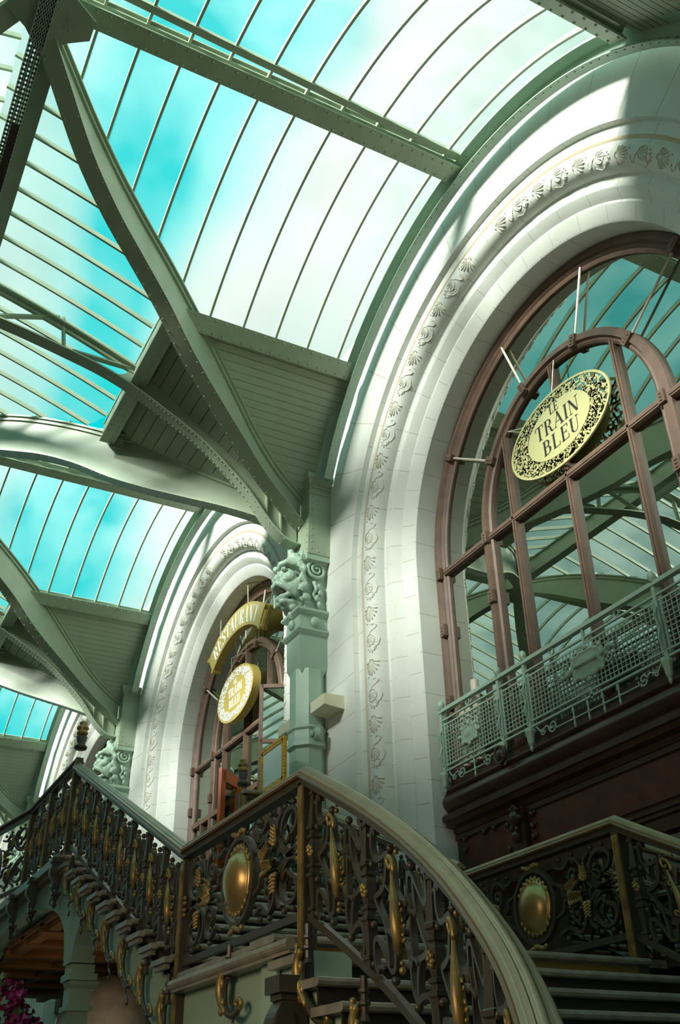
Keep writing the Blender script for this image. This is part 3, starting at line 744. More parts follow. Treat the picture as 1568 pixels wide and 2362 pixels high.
# ------------------------------------------------------------------ lion-mask columns
def spiral(cx, cz, r0, turns, n=26, sg=1, a0=0): return [(cx+r0*(1-.9*i/n)*math.cos(a0+sg*turns*2*PI*i/n), cz+r0*(1-.9*i/n)*math.sin(a0+sg*turns*2*PI*i/n)) for i in range(n+1)]
def make_column():
    t = thing('iron_column', 'x', 'column', 'iron columns with lion-mask capitals'); y = -.05
    b = MB(); b.lathe((0, y, 0), [(FLOORZ, .34), (FLOORZ+.5, .34), (FLOORZ+.6, .26), (-2.2, .26), (-.95, .265)], 8); b.build('shaft', GREEN, t)
    b = MB(); b.lathe((0, y, 0), [(-1.02, .18), (-.88, .235), (-.42, .24), (-.40, .27), (-.36, .30), (-.33, .30), (-.31, .25), (-.10, .24), (-.08, .27), (-.04, .31), (0, .31), (.02, .26), (.05, .22)], 4)
    b.ell((0, y-.27, -.20), (.075, .05, .085), None, 18, 12); b.ell((.27, y, -.20), (.05, .075, .085), None, 18, 12); nb_ = b.build('necking_block', GREEN, t); soften(nb_, 25)
    b = MB(); b.lathe((0, y, 0), [(-2.16, .27), (-2.13, .31), (-2.08, .31), (-2.04, .285), (-1.90, .285), (-1.87, .31), (-1.84, .29), (-1.82, .26)], 8)
    for s in (-1, 1): b.lathe((s*.27, y+.02, -1.97), [(-.06, .09), (0, .11), (.06, .09)], 10, (0, 1, 0)); b.ell((s*.27, y-.07, -1.97), (.05, .03, .05))
    soften(b.build('wall_collar', GREEN, t), 35)
    b = MB(); b.lathe((0, y+.06, 0), [(.03, .20), (.25, .19), (.62, .22), (.72, .26), (.80, .27), (.82, .31), (.88, .32), (.90, .29), (.93, .29)], 4); b.box((0, -.03, .88), (.36, .20, .05)); b.build('capital_block', GREEN, t)
    # lion mask
    g = MB(); E = g.ell
    E((0, -.24, .78), (.23, .20, .24)); E((0, -.40, .78), (.14, .12, .15)); E((0, -.46, .58), (.085, .15, .10))
    E((0, -.42, .43), (.18, .19, .095)); E((0, -.37, .14), (.17, .16, .085)); E((0, -.43, .66), (.16, .13, .13)); E((0, -.34, .80), (.20, .18, .16)); E((0, -.22, .30), (.2, .14, .3))
    for s in (-1, 1):
        E((s*.12, -.40, .56), (.11, .10, .12)); E((s*.17, -.30, .42), (.08, .10, .14))
        g.tube([(s*.02, -.56, .70), (s*.09, -.56, .76), (s*.17, -.48, .79), (s*.23, -.36, .74)], [.045, .055, .055, .03], 8)
        g.tube([(s*.04, -.54, .60), (s*.11, -.52, .585), (s*.17, -.44, .60)], [.02, .028, .02], 7)
        g.tube([(0, -.585, .44), (s*.07, -.60, .435), (s*.13, -.54, .39), (s*.18, -.44, .32), (s*.19, -.34, .24)], [.05, .055, .055, .06, .05], 8)
        E((s*.16, -.36, .34), (.085, .12, .13)); E((s*.12, -.46, .50), (.09, .10, .07))
        g.tube([(0, -.545, .20), (s*.08, -.535, .21), (s*.15, -.45, .24), (s*.19, -.34, .27)], [.048, .046, .04, .03], 8); E((s*.06, -.48, .14), (.08, .09, .06))
        g.tube([(s*.035, -.615, .50), (s*.075, -.60, .535), (s*.095, -.56, .50)], [.022, .026, .020], 7)
        E((s*.05, -.60, .52), (.045, .05, .04))
        sp = spiral(0, 0, .085, 1.4, 18, s, PI/2); g.tube([(s*.20, -.20+q*.6, .98+p*.9) for q, p in sp], .028, 7)
        for k in range(5): E((s*(.22+.01*k), -.22+.03*math.sin(k*2), .88-.17*k), (.045, .075, .07)); g.tube([(s*.21, -.26, .86-.17*k), (s*.27, -.30, .83-.17*k), (s*.29, -.26, .78-.17*k)], [.03, .03, .012], 6)
        g.tube([(s*.22, -.30, .86), (s*.27, -.22, .70), (s*.24, -.26, .55), (s*.28, -.20, .40), (s*.23, -.24, .26)], [.03, .04, .045, .04, .02], 7, up=Vector((0, 1, 0)))
        E((s*.10, -.34, .06), (.06, .07, .07))
    E((0, -.58, .56), (.055, .06, .045)); E((0, -.36, .10), (.14, .14, .08)); E((0, -.30, -.02), (.07, .09, .10)); E((0, -.26, -.12), (.035, .05, .07))
    E((0, -.28, .98), (.15, .12, .08)); E((0, -.34, 1.06), (.06, .06, .08)); E((0, -.14, .5), (.20, .14, .45))
    o = g.build('lion_mask', GREEN, t, smooth=True)
    md = o.modifiers.new('fuse', 'REMESH'); md.mode = 'VOXEL'; md.voxel_size = .013; md.use_smooth_shade = True
    sm = o.modifiers.new('soft', 'SMOOTH'); sm.iterations = 3; sm.factor = .5
    for s in (-1, 1):
        e_ = MB(); e_.ell((s*.125, -.515, .672), (.046, .040, .044), nu=12, nv=8)
        e_.rings([[(s*.132+r*math.cos(2*PI*k/16), yy, .670+r*math.sin(2*PI*k/16)) for k in range(16)] for r, yy in ((.026, -.540), (.027, -.558), (.016, -.560), (.013, -.548))], cap=False)
        e_.build('eye', GREEN, t, smooth=True)
    b = MB(); b.ell((0, -.47, .31), (.12, .09, .055)); b.build('mouth_shade', DARK, t, smooth=True)  # dark plug, stands in for the shade inside the mouth
    for s in (-1, 1):
        b = MB(); sp = spiral(-.02, .70, .17, 2.2, 40, -s if s < 0 else 1, PI/2)
        b.tube([(s*(.27+.02*(i/40)), q+.0, z) for i, (q, z) in enumerate(sp)], [.032-.0004*i for i in range(41)], 7, up=Vector((1, 0, 0)))
        b.tube([(s*.27, -.02, .87), (s*.28, .08, .90), (s*.27, .16, .93)], [.03, .03, .02], 7, up=Vector((1, 0, 0)))
        for k in range(4): b.ell((s*.25, .02+.03*math.sin(k*2.2), .42-.10*k), (.04, .055-.006*k, .06))
        b.tube([(s*.25, -.06, .50), (s*.26, -.02, .38), (s*.25, -.07, .28), (s*.24, -.02, .18)], [.03, .03, .025, .015], 7, up=Vector((1, 0, 0)))
        b.build('volute', GREEN, t, smooth=True)
    # riveted box pier and abacus
    b = MB(); rs = []
    for z, hx in ((.93, .37), (2.13, .44)): rs.append([(hx, -.22, z), (hx, .17, z), (-hx, .17, z), (-hx, -.22, z)])
    b.rings(rs); b.box((0, -.03, 2.02), (.442, .20, .010)); b.build('box_pier', STEEL, t)
    b = MB(); hx_ = lambda z: .37+.07*(z-.93)/1.2
    for i in range(9):
        z = 1.02+i*.118
        b.ell((hx_(z), -.16, z), (.012, .015, .015), nu=6, nv=4)
        for q in (-1, 1): b.ell((q*(hx_(z)-.05), -.222, z), (.015, .012, .015), nu=6, nv=4)
    for k in range(2): b.ell((.375, -.05+.10*k, .98), (.012, .015, .015), nu=6, nv=4); b.ell((.436, -.08+.12*k, 2.075), (.012, .015, .015), nu=6, nv=4)
    b.build('rivet_line', STEEL, t, smooth=True)
    b = MB(); rs = []
    for z, e_ in ((2.12, .01), (2.15, .02), (2.17, .05), (2.21, .055), (2.26, .10), (2.33, .11), (2.34, .10)): rs.append([(.44+e_, -.22-e_*.7, z), (.44+e_, .17, z), (-.44-e_, .17, z), (-.44-e_, -.22-e_*.7, z)])
    b.rings(rs); b.build('abacus', STEEL, t)
    return t
cp = make_column()
for i, (x, l) in enumerate(((-5, 'sage green iron column with lion-mask capital beside the nearest arch'), (-15, 'sage green iron column with lion-mask capital behind the left stair newel'), (-25, 'far left column, only its abacus showing above the rail'), (5, 'iron column just outside the right edge'))):
    o = cp if i == 0 else dup(cp); o.location = (x, 0, 0); o['label'] = l
# wall lamps either side of the column
def make_lamp():
    t = thing('wall_uplight', 'x', 'lamp', 'cream wedge uplights by the column'); b = MB()
    rs = [[(-.24, .17, .10), (.24, .17, .10), (.24, .17, -.10), (-.24, .17, -.10)], [(-.22, -.14, .10), (.22, -.14, .10), (.22, -.14, -.06), (-.22, -.14, -.06)]]
    b.rings(rs); b.build('lamp_body', CREAM, t); b = MB(); b.box((0, .02, .103), (.19, .12, .004)); b.build('lamp_glass', PAPER, t); return t
l1 = make_lamp(); l1.location = (-4.50, 0, -1.62); l1['label'] = 'cream wedge wall light right of the lion-mask column'
l2 = dup(l1, (-5.62, 0, -1.62)); l2['label'] = 'cream wedge wall light left of the lion-mask column'
# ------------------------------------------------------------------ balcony under the nearest window
YB = .86
bal = thing('balcony_railing', 'mint green iron balcony railing with wire mesh below the nearest window', 'railing')
b = MB(); b.box((0, YB, -2.145), (2.90, .035, .018)); b.box((0, YB, -2.12), (2.90, .022, .012)); b.build('top_rail', GREEN, bal)
b = MB(); b.box((0, YB, -2.265), (2.90, .014, .010)); b.box((0, YB, -2.33), (2.90, .010, .008)); b.build('middle_rail', GREEN, bal)
b = MB(); b.box((0, YB, -2.865), (2.90, .014, .010)); b.box((0, YB, -2.93), (2.90, .016, .012)); b.build('bottom_rail', GREEN, bal)
bx = [-2.86, -1.59, -1.07, 1.12, 1.64, 2.86]
for x in bx:
    b = MB(); b.box((x, YB, -2.53), (.022, .022, .42)); b.box((x-.05, YB, -2.6), (.008, .008, .30)); b.box((x+.05, YB, -2.6), (.008, .008, .30))
    b.lathe((x, YB, 0), [(-2.11, .02), (-2.09, .034), (-2.06, .045), (-2.03, .045), (-1.99, .02)], 10)
    b.lathe((x, YB-.03, 0), [(-3.22, .004), (-3.19, .022), (-3.16, .018), (-3.13, .035), (-3.05, .045), (-2.99, .06), (-2.95, .05)], 8)
    b.tube([(x, YB-.03, -2.40), (x, YB-.075, -2.50), (x, YB-.03, -2.62), (x, YB-.075, -2.75), (x, YB-.03, -2.86)], .014, 6)
    b.build('post', GREEN, bal)
for x0, x1 in zip(bx[:-1], bx[1:]):
    b = MB(); a0, a1 = x0+.06, x1-.06; n = max(4, round((a1-a0)/.062))
    for i in range(n+1): b.box((a0+(a1-a0)*i/n, YB, -2.6), (.0055, .0055, .265))
    for i in range(11): b.box(((a0+a1)/2, YB-.006, -2.34-.052*i), ((a1-a0)/2, .0045, .0045))
    b.build('wire_mesh', GREEN, bal)
for x in (-2.25, -.55, .55, 2.25, 0):
    b = MB()
    if x: b.rings([[(x+.045*math.cos(2*PI*k/16)*q, yy, -2.205+.045*math.sin(2*PI*k/16)*q) for k in range(16)] for q, yy in ((1, YB-.012), (1, YB+.012), (.72, YB+.012), (.72, YB-.012), (1, YB-.012))], cap=False); b.build('ring', GREEN, bal)
    else: b.box((0, YB, -2.23), (.016, .016, .10)); b.box((0, YB, -2.90), (.016, .016, .06)); b.build('post', GREEN, bal)
def cartouche(name, cx, cz, w_, h, scroll):
    b = MB(); n = 40; o_ = []
    for i in range(n):
        a = 2*PI*i/n; k = 1-.05*math.cos(4*a)+.05*math.cos(10*a); o_.append((cx+w_*k*math.cos(a), cz+h*k*math.sin(a)))
    b.rings([[(p[0]*f+cx*(1-f), yy, p[1]*f+cz*(1-f)) for p in o_] for f, yy in ((1, YB-.01), (1, YB-.03), (.82, YB-.04), (.78, YB-.03), (.4, YB-.055))])
    for a in range(0, 360, 45):
        q = math.radians(a); b.ell((cx+w_*1.08*math.cos(q), YB-.03, cz+h*1.08*math.sin(q)), (.035, .02, .03))
    if scroll:
        for s in (-1, 1):
            for v in (-1, 1):
                b.tube([(cx+s*(w_*.9+p[0]), YB-.03, cz+v*(.02+p[1])) for p in spiral(.09, .04, .06, 1.3, 16, s*v, PI)], .012, 5, up=Vector((0, 1, 0)))
            b.tube([(cx+s*w_*.8, YB-.03, cz), (cx+s*w_*1.3, YB-.04, cz+.05*s), (cx+s*w_*1.6, YB-.03, cz+.02)], [.03, .025, .006], 6)
        b.tube([(cx-w_*.6, YB-.06, cz), (cx+w_*.6, YB-.06, cz)], .022, 7)
    b.build(name, GREEN, bal, smooth=True)
cartouche('oval_plaque', -2.25, -2.62, .19, .12, False); cartouche('central_cartouche', .02, -2.57, .29, .17, True); cartouche('oval_plaque', 2.25, -2.62, .19, .12, False)
for (x0, x1) in ((-2.80, -1.65), (-1.0, 1.05)):
    for s, xe in ((1, x0), (-1, x1)):
        b = MB(); L = min(.5, (x1-x0)*.36)
        p = [(xe+s*.02, -2.95), (xe+s*.10, -3.03), (xe+s*.20, -3.00), (xe+s*.27, -3.06)]
        b.bar([(q[0], YB, q[1]) for q in catmull([Vector((a, c_)) for a, c_ in p], 4)], .014, .014, up=Vector((0, 1, 0)))
        b.bar([(xe+s*(.30+q[0]), YB, -3.03+q[1]) for q in spiral(0, 0, .075, 1.5, 24, s, PI if s > 0 else 0)], .014, .014, up=Vector((0, 1, 0)))
        b.bar([(xe+s*(.12+q[0]), YB, -3.04+q[1]) for q in spiral(0, 0, .045, 1.3, 18, -s, 0)], .012, .012, up=Vector((0, 1, 0)))
        b.build('scroll', GREEN, bal)
    b = MB(); b.box(((x0+x1)/2, YB, -3.07), ((x1-x0)/2-.32, .007, .007)); b.build('stretcher', GREEN, bal)
    k = 1 if x1-x0 < 1.5 else 4
    for i in range(k):
        xx = (x0+x1)/2+(i-(k-1)/2)*.24; b = MB(); b.lathe((xx, YB, 0), [(-3.17, .004), (-3.14, .016), (-3.10, .010), (-3.07, .018), (-3.03, .009), (-2.98, .018), (-2.94, .012)], 8); b.build('drop_spindle', GREEN, bal)
# glasses / lantern shapes standing behind the balcony are the tops of shop lights: pale cylinders
for i, (x, h) in enumerate(((-2.52, .30), (-2.38, .34), (-2.22, .40))):
    o = tag(MB().lathe((x, .97, 0), [(-2.95, .055), (-2.95+h*2.6, .055), (-2.95+h*2.6, .045), (-2.9, .045)], 12).build('glass_tube', ROD), 'pale upright tube behind the left end of balcony, %s of three' % ('leftmost', 'middle', 'rightmost')[i], 'tube', 'pale tubes behind the balcony')
# woodwork below
b = MB(); prof = [(1.12, -2.95), (.98, -2.95), (.98, -3.12), (.90, -3.13), (.87, -3.17), (.90, -3.20), (.86, -3.215)]
prof += [(.875-.055*math.sin(PI*i/8), -3.22-.20*i/8) for i in range(9)]
prof += [(.90, -3.44), (.84, -3.46), (.80, -3.50), (.80, -3.56), (.84, -3.57), (.86, -3.62), (.95, -3.64), (.97, -3.70), (1.12, -3.70)]
b.rings([[(x, y, z) for y, z in prof] for x in (-2.93, 2.93)]); soften(b.build('trim_1_cornice', DWOOD), 30); struct(bpy.data.objects['trim_1_cornice'])
b = MB(); b.box((0, 1.06, -4.6), (2.93, .06, 1.0)); struct(b.build('wall_panelling', DWOOD))
b = MB(); b.box((0, .97, -4.40), (2.93, .03, .05)); b.box((0, .95, -4.46), (2.93, .05, .02)); b.box((0, .99, -3.74), (2.93, .02, .03)); b.box((.7, .985, -4.24), (2.2, .025, .02)); b.box((.7, .985, -4.30), (2.2, .03, .015)); struct(b.build('trim_2', DWOOD))
pn = thing('shopfront_panelling', 'red brown panelled frieze with carved rosettes below the balcony', 'panelling')
b = MB(); b.box((.72, .995, -3.99), (2.15, .02, .19)); b.build('long_panel', REDW, pn)
b = MB(); b.box((-2.22, .995, -4.05), (.44, .02, .24)); b.build('small_panel', REDW, pn)
b = MB(); b.box((-1.62, .96, -4.04), (.13, .03, .34)); b.ell((-1.62, .90, -3.82), (.09, .05, .10)); b.ell((-1.62, .90, -4.02), (.06, .05, .07)); b.ell((-1.62, .91, -3.70), (.05, .04, .05))
for k in range(6): b.ell((-1.62+.10*math.cos(k), .90, -3.83+.12*math.sin(k)), (.035, .03, .035))
b.build('carved_pilaster', DWOOD, pn)
b = MB()
for (x, z) in ((-2.72, -3.80), (-2.72, -3.93), (-2.72, -4.2), (-2.3, -3.80), (-2.1, -3.80), (-1.83, -3.84), (-1.83, -4.1), (-2.25, -4.28), (-2.0, -4.28), (-1.38, -3.82), (-1.38, -3.95), (-1.38, -4.07)):
    b.ell((x, .955, z), (.035, .03, .04)); b.ell((x+.05, .96, z+.015), (.02, .02, .02))
b.build('rosette', DWOOD, pn, smooth=True)
b = MB(); b.ell((-1.60, .80, -3.10), (.085, .06, .085)); b.rings([[(-1.60+.11*q*math.cos(2*PI*k/14), yy, -3.10+.11*q*math.sin(2*PI*k/14)) for k in range(14)] for q, yy in ((1, .80), (1, .76), (.8, .76), (.8, .80))], cap=False); b.build('boss', DWOOD, pn, smooth=True)
sg = thing('shop_glazing', 'dim greenish shop glazing under the red brown frieze', 'glazing'); MB().box((.9, .99, -5.0), (1.9, .01, .50)).build('glass_pane', WGLASS, sg)
# ------------------------------------------------------------------ grand staircase
ZL, ZU = -5.72, -3.88            # half landing and upper landing
YF, YK = -3.3, -0.3              # front and wall-side railing lines
XN, XV, XM, XPk = -5.0, -.64, 1.62, 1.27
NU = 12; RUN = (XV-XN-.1)/(NU-1); RISE = (ZU-ZL)/NU
st = thing('grand_staircase', 'broad marble staircase rising beside the arches from right to left', 'staircase')
CURVE = catmull([Vector(p) for p in ((1.62, YF, 0), (2.03, -3.29, 0), (2.5, -3.31, 0), (3.0, -3.38, 0), (3.55, -3.52, 0), (4.05, -3.70, 0), (4.5, -3.90, 0), (4.9, -4.13, 0), (5.25, -4.38, 0), (5.6, -4.68, 0), (5.95, -5.05, 0), (6.25, -5.5, 0), (6.5, -6.0, 0))], 8)
CL = [0]
for a, b_ in zip(CURVE[:-1], CURVE[1:]): CL.append(CL[-1]+(b_-a).length)
SL = .53
def curve_at(s):
    s = max(0, min(s, CL[-1]-1e-4))
    for i in range(len(CL)-1):
        if s <= CL[i+1]:
            t = (s-CL[i])/(CL[i+1]-CL[i]); p = CURVE[i].lerp(CURVE[i+1], t); d = (CURVE[i+1]-CURVE[i]).normalized(); return p, d
def curve_y(x):
    for a, b_ in zip(CURVE[:-1], CURVE[1:]):
        if a.x <= x <= b_.x: return a.y+(b_.y-a.y)*(x-a.x)/(b_.x-a.x)
    return YF if x < CURVE[0].x else CURVE[-1].y
def back_y(x): return YK if x < 1.5 else YK+.05+.10*(x-1.5)
def tread(x_edge, z, ya, yb, depth, front=None):
    b = MB(); b.box((x_edge-depth/2, (ya+yb)/2, z-.025), (depth/2+.0, abs(yb-ya)/2, .025)); b.tube([(x_edge, ya-.004, z-.025), (x_edge, yb+.004, z-.025)], .026, 8, up=Vector((0, 0, 1))); return b
for k in range(NU):          # upper flight
    xe = XV-.10-RUN*k; z = ZL+RISE*(k+1)
    tread(xe+.03, z, YF-.06, YK+.25, RUN+.10).build('tread', MARBLE, st)
    b = MB(); b.box((xe-.03, (YF+YK)/2+.1, z-.025-RISE/2+.01), (.012, (YK-YF)/2+.1, RISE/2-.015)); b.build('riser', RISER, st)
# nosing ends over the string of the upper flight
    b = MB(); b.box((xe-RUN/2+.03, YF-.085, z-.035), (RUN/2-.02, .03, .022)); b.box((xe-RUN/2+.0, YF-.07, z-.075), (RUN/2-.05, .02, .02)); b.build('nosing_end', MARBLE, st)
NLW = 17; R2 = .159; RN2 = .30
for k in range(NLW):         # lower flight
    xe = 1.30+RN2*k; z = ZL-R2*k
    if z < FLOORZ+.02: break
    yf = curve_y(xe)-.10; yb = back_y(xe)+.05
    m = tread(xe+.03, z, yf, yb, RN2+.08); m.build('tread', MARBLE, st)
    b = MB(); b.box((xe-.02, (yf+yb)/2, z-.05-(R2-.05)/2), (.012, (yb-yf)/2-.03, (R2-.05)/2)); b.build('riser', RISER if k else OCHRE, st)
    b = MB(); b.box((xe-RN2/2-.02, yf+.14, (z-.05+FLOORZ)/2), (RN2/2+.01, .06, (z-.05-FLOORZ)/2)); b.build('string_block', WALLGREEN, st)
b = MB(); b.box(((XV+1.3)/2, (YF+YK)/2+.1, ZL-.03), ((1.3-XV)/2, (YK-YF)/2+.15, .03)); b.build('half_landing', MARBLE, st)
b = MB(); b.box((-10.5, -1.35, ZU-.06), (5.5, 2.0, .06)); b.build('upper_landing', MARBLE, st)
b = MB(); b.box((-10.5, -.1, ZU-.35), (5.4, .3, .2)); b.build('landing_beam', WALLGREEN, st)
# stone curbs
b = MB(); b.box(((XV+XM)/2, YF-.03, -5.82), ((XM-XV)/2-.05, .07, .045)); b.tube([(XV+.045, YF-.09, -5.81), (XM-.045, YF-.09, -5.81)], .038, 12); b.build('curb', MARBLE, st)
b = MB(); b.box((-7.6, YF-.03, -3.92), (2.55, .09, .05)); b.box((-7.6, YF-.01, -4.0), (2.5, .05, .03)); b.build('curb', MARBLE, st)
# green flank wall with arched openings
def prism_y(b, poly, y0, y1): b.rings([[(x, y, z) for x, z in poly] for y in (y0, y1)])
b = MB(); top = [(-16, -4.0), (-5.05, -4.0)]
n = 24
archA = [(-7.73+3.08*math.cos(PI-PI*i/n), -5.12+.93*math.sin(PI-PI*i/n)**.8 if 0 < i < n else -5.12) for i in range(n+1)]
y0, y1 = YF+.02, YF+.28
def strip(b, xs, lo, hi, y0, y1):
    for (xa, xb) in zip(xs[:-1], xs[1:]):
        P = [(xa, lo(xa)), (xb, lo(xb)), (xb, hi(xb)), (xa, hi(xa))]; b.rings([[(x, y, z) for x, z in P] for y in (y0, y1)])
def hi(x):
    if x <= -5.05: return -3.97
    if x <= XV: return -3.99-(x+5.05)*(5.86-3.99)/(XV+5.05)
    return -5.86
def loA(x):
    u = (x+7.73)/3.08
    if abs(u) < 1: return -5.12+.90*(1-abs(u)**2.6)**(1/2.2)
    return -5.12
def loB(x):
    if x < -3.82: return -5.15+.42*max(0, 1-((x+3.82)/.5)**2)**.5
    return -4.73-.0-.52*(x+3.82) if x > -3.6 else -4.73-.35*(x+3.82)
b = MB()
xs = [-10.81+6.16*i/50 for i in range(51)]; strip(b, xs, loA, hi, y0, y1)
strip(b, [-16, -10.81], lambda x: FLOORZ, hi, y0, y1)
strip(b, [-4.65, -4.32], lambda x: -5.16, hi, y0, y1)
xs = [-4.32+.5*i/12 for i in range(13)]+[-3.7+(3.9)*i/26 for i in range(27)]; strip(b, xs, loB, lambda x: hi(x), y0, y1)
strip(b, [.2, XM+.05], lambda x: FLOORZ, hi, y0, y1)
merge(b.build('flank_wall', WALLGREEN, st))
b = MB(); b.box((-4.48, YF+.17, -5.22), (.14, .13, .05)); b.box((-4.48, YF+.17, -5.30), (.17, .16, .035)); b.lathe((-4.48, YF+.2, 0), [(-5.42, .125), (-5.38, .15), (-5.34, .16)], 4); b.box((-4.48, YF+.17, -5.50), (.125, .12, .09)); b.box((-4.48, YF+.065, -5.50), (.07, .01, .05)); b.box((-4.48, YF+.17, -5.61), (.15, .145, .025)); b.box((-4.48, YF+.17, -7.0), (.115, .11, 1.42)); b.box((-4.48, YF+.065, -7.0), (.07, .012, 1.25))
b.build('arcade_pier', WALLGREEN, st)
# painted vault under the upper landing
vb = MB(); vb.box((-10.2, -1.2, -4.30), (5.2, 1.85, .04))
for x in [-14+1.15*i for i in range(8)]: vb.box((x, -1.2, -4.37), (.10, 1.85, .06))
for y in (-2.9, -2.0, -1.1, -.2): vb.box((-10.2, y, -4.36), (5.2, .08, .05))
struct(vb.build('ceiling_undercroft', CEILB))
b = MB(); b.box((-10, -.15, -6.4), (5.0, .05, 2.0)); b.box((-.5, .55, -7.1), (4.5, .05, 1.25)); struct(b.build('wall_undercroft', DARK))
mc = tag(MB().lathe((-9.75, -1.25, 0), [(FLOORZ, .85), (-5.6, .85), (-5.2, .80), (-4.95, .68), (-4.75, .48), (-4.62, .25), (-4.56, .02)], 28).build('marble_niche_dome', WHITEM, smooth=True), 'pale veined marble dome seen through the raking arch under the stairs', 'marble dome')
# ------------------------------------------------------------------ balustrade parts
RS = random.Random(11)
def path_flat(x0, x1, y, z): return (lambda s: (Vector((x0+s*(1 if x1 > x0 else -1), y, z)), Vector((1 if x1 > x0 else -1, 0, 0)))), abs(x1-x0)
def path_line(p0, p1):
    p0, p1 = Vector(p0), Vector(p1); d = Vector((p1.x-p0.x, p1.y-p0.y, 0)); L = d.length; d.normalize()
    return (lambda s: (p0+(p1-p0)*(s/L), d)), L
def mapper(path, out=-1):
    def F(s, v, w=0):
        p, d = path(s); n = Vector((d.y, -d.x, 0)); 
        return p+Vector((0, 0, v))+n*w
    return F
def ribbon(b, F, pts, wd=.026, th=.034, w0=0):
    n = len(pts); rs = []
    for i in range(n):
        a = pts[max(i-1, 0)]; c = pts[min(i+1, n-1)]; dx, dy = c[0]-a[0], c[1]-a[1]; l = math.hypot(dx, dy) or 1
        nx, ny = -dy/l*wd/2, dx/l*wd/2; p = pts[i]
        rs.append([F(p[0]+nx, p[1]+ny, w0-th/2), F(p[0]-nx, p[1]-ny, w0-th/2), F(p[0]-nx, p[1]-ny, w0+th/2), F(p[0]+nx, p[1]+ny, w0+th/2)])
    b.rings(rs)
def cm(pts, n=7): return [(p.x, p.y) for p in catmull([Vector((a, c, 0)) for a, c in pts], n)]
def ball(b, F, s, v, r=.024, w=0): b.ell(F(s, v, w), (r, r, r), nu=10, nv=8)
def leafy(b, F, s, v, L, a, w=.01, k=5, r=.03):
    """acanthus spray: curled lobes either side of a stalk"""
    P = lambda t, q: (s+L*t*math.cos(a)-q*math.sin(a), v+L*t*math.sin(a)+q*math.cos(a))
    b.tube([F(*P(t, .012*math.sin(4*t)), w+.02) for t in (0, .25, .5, .75, 1.0)], [.010, .013, .012, .010, .004], 6, up=Vector((0, 1, 0)))
    for i in range(k):
        t = i/k
        for sd in (-1, 1):
            q = r*(1.5-.7*t); pts = [P(t, 0), P(t+.10, sd*q*.6), P(t+.24, sd*q*1.05), P(t+.30, sd*q*.8)]
            b.tube([F(x, y, w+.016+.012*n) for n, (x, y) in enumerate(pts)], [.007, .014*(1.2-.5*t), .011*(1.2-.5*t), .003], 6, up=Vector((0, 1, 0)))
def rosette(b, F, s, v, w=.05, r=.036):
    for k in range(7):
        a = 2*PI*k/7; b.ell(F(s+r*.7*math.cos(a), v+r*.7*math.sin(a), w), (.016, .016, .016), nu=6, nv=4)
    b.ell(F(s, v, w+.008), (.018, .018, .018), nu=6, nv=4)
def baluster(F, s, v0, v1, parent):
    b = MB(); H = v1-v0; p = F(s, 0)
    base = F(s, v0).z
    prof = [(0, .022), (.06, .022), (.065, .032), (.09, .032), (.10, .02), (.30, .031), (.31, .042), (.335, .042), (.345, .026), (.37, .026), (.38, .038), (.40, .038), (.41, .024), (.44, .03), (.56, .03), (.59, .024), (.60, .038), (.62, .038), (.63, .026), (.655, .026), (.665, .042), (.69, .042), (.70, .034), (.93, .019), (.935, .03), (.96, .03), (.97, .018), (1, .018)]
    b.lathe((p.x, p.y, base), [(z*H, r) for z, r in prof], 4)
    o = b.build('baluster', IRON, parent)
    g = MB(); rosette(g, F, s, (v0+v1)/2, .034); g.build('gilt_rosette', GOLD, o, smooth=True)
    return o
def cartouche_gilt(F, s, v0, parent, sc=1.0):
    """slender gilt sea-horse scroll between two balusters"""
    b = MB(); q = []
    for i in range(13):
        t = i/12; v = v0+.46*sc*t; x = s+.075*math.sin(t*3.1+.5)*sc-.045; q.append((F(x, v, .03+.018*math.sin(PI*t)), .009+.036*math.sin(PI*min(1, t**.8*1.02))**1.2*(1-.25*t)))
    b.tube([p for p, r in q], [max(.006, r*sc) for p, r in q], 10, up=Vector((0, 1, 0)))
    sp = spiral(s-.095*sc, v0+.50*sc, .066*sc, 1.15, 20, 1, -.5)
    b.tube([F(x, v, .035) for x, v in sp], [.019*sc*(1-.6*i/20) for i in range(21)], 7, up=Vector((0, 1, 0)))
    for dx, dv in ((-.075, .34), (.055, .14), (.06, .22), (.03, .30), (-.06, .10)):
        b.tube([F(s+x*sc, v0+v*sc, .03) for x, v in spiral(dx, dv, .036, .95, 12, 1 if dx < 0 else -1, 0)], .010*sc, 5, up=Vector((0, 1, 0)))
    ball(b, F, s, v0-.03*sc, .016*sc, .02); ball(b, F, s, v0-.07*sc, .022*sc, .02); ball(b, F, s-.02*sc, v0+.60*sc, .018*sc, .02); ball(b, F, s-.015, v0+.64*sc, .014*sc, .02)
    return b.build('gilt_scroll', GOLD, parent, smooth=True)
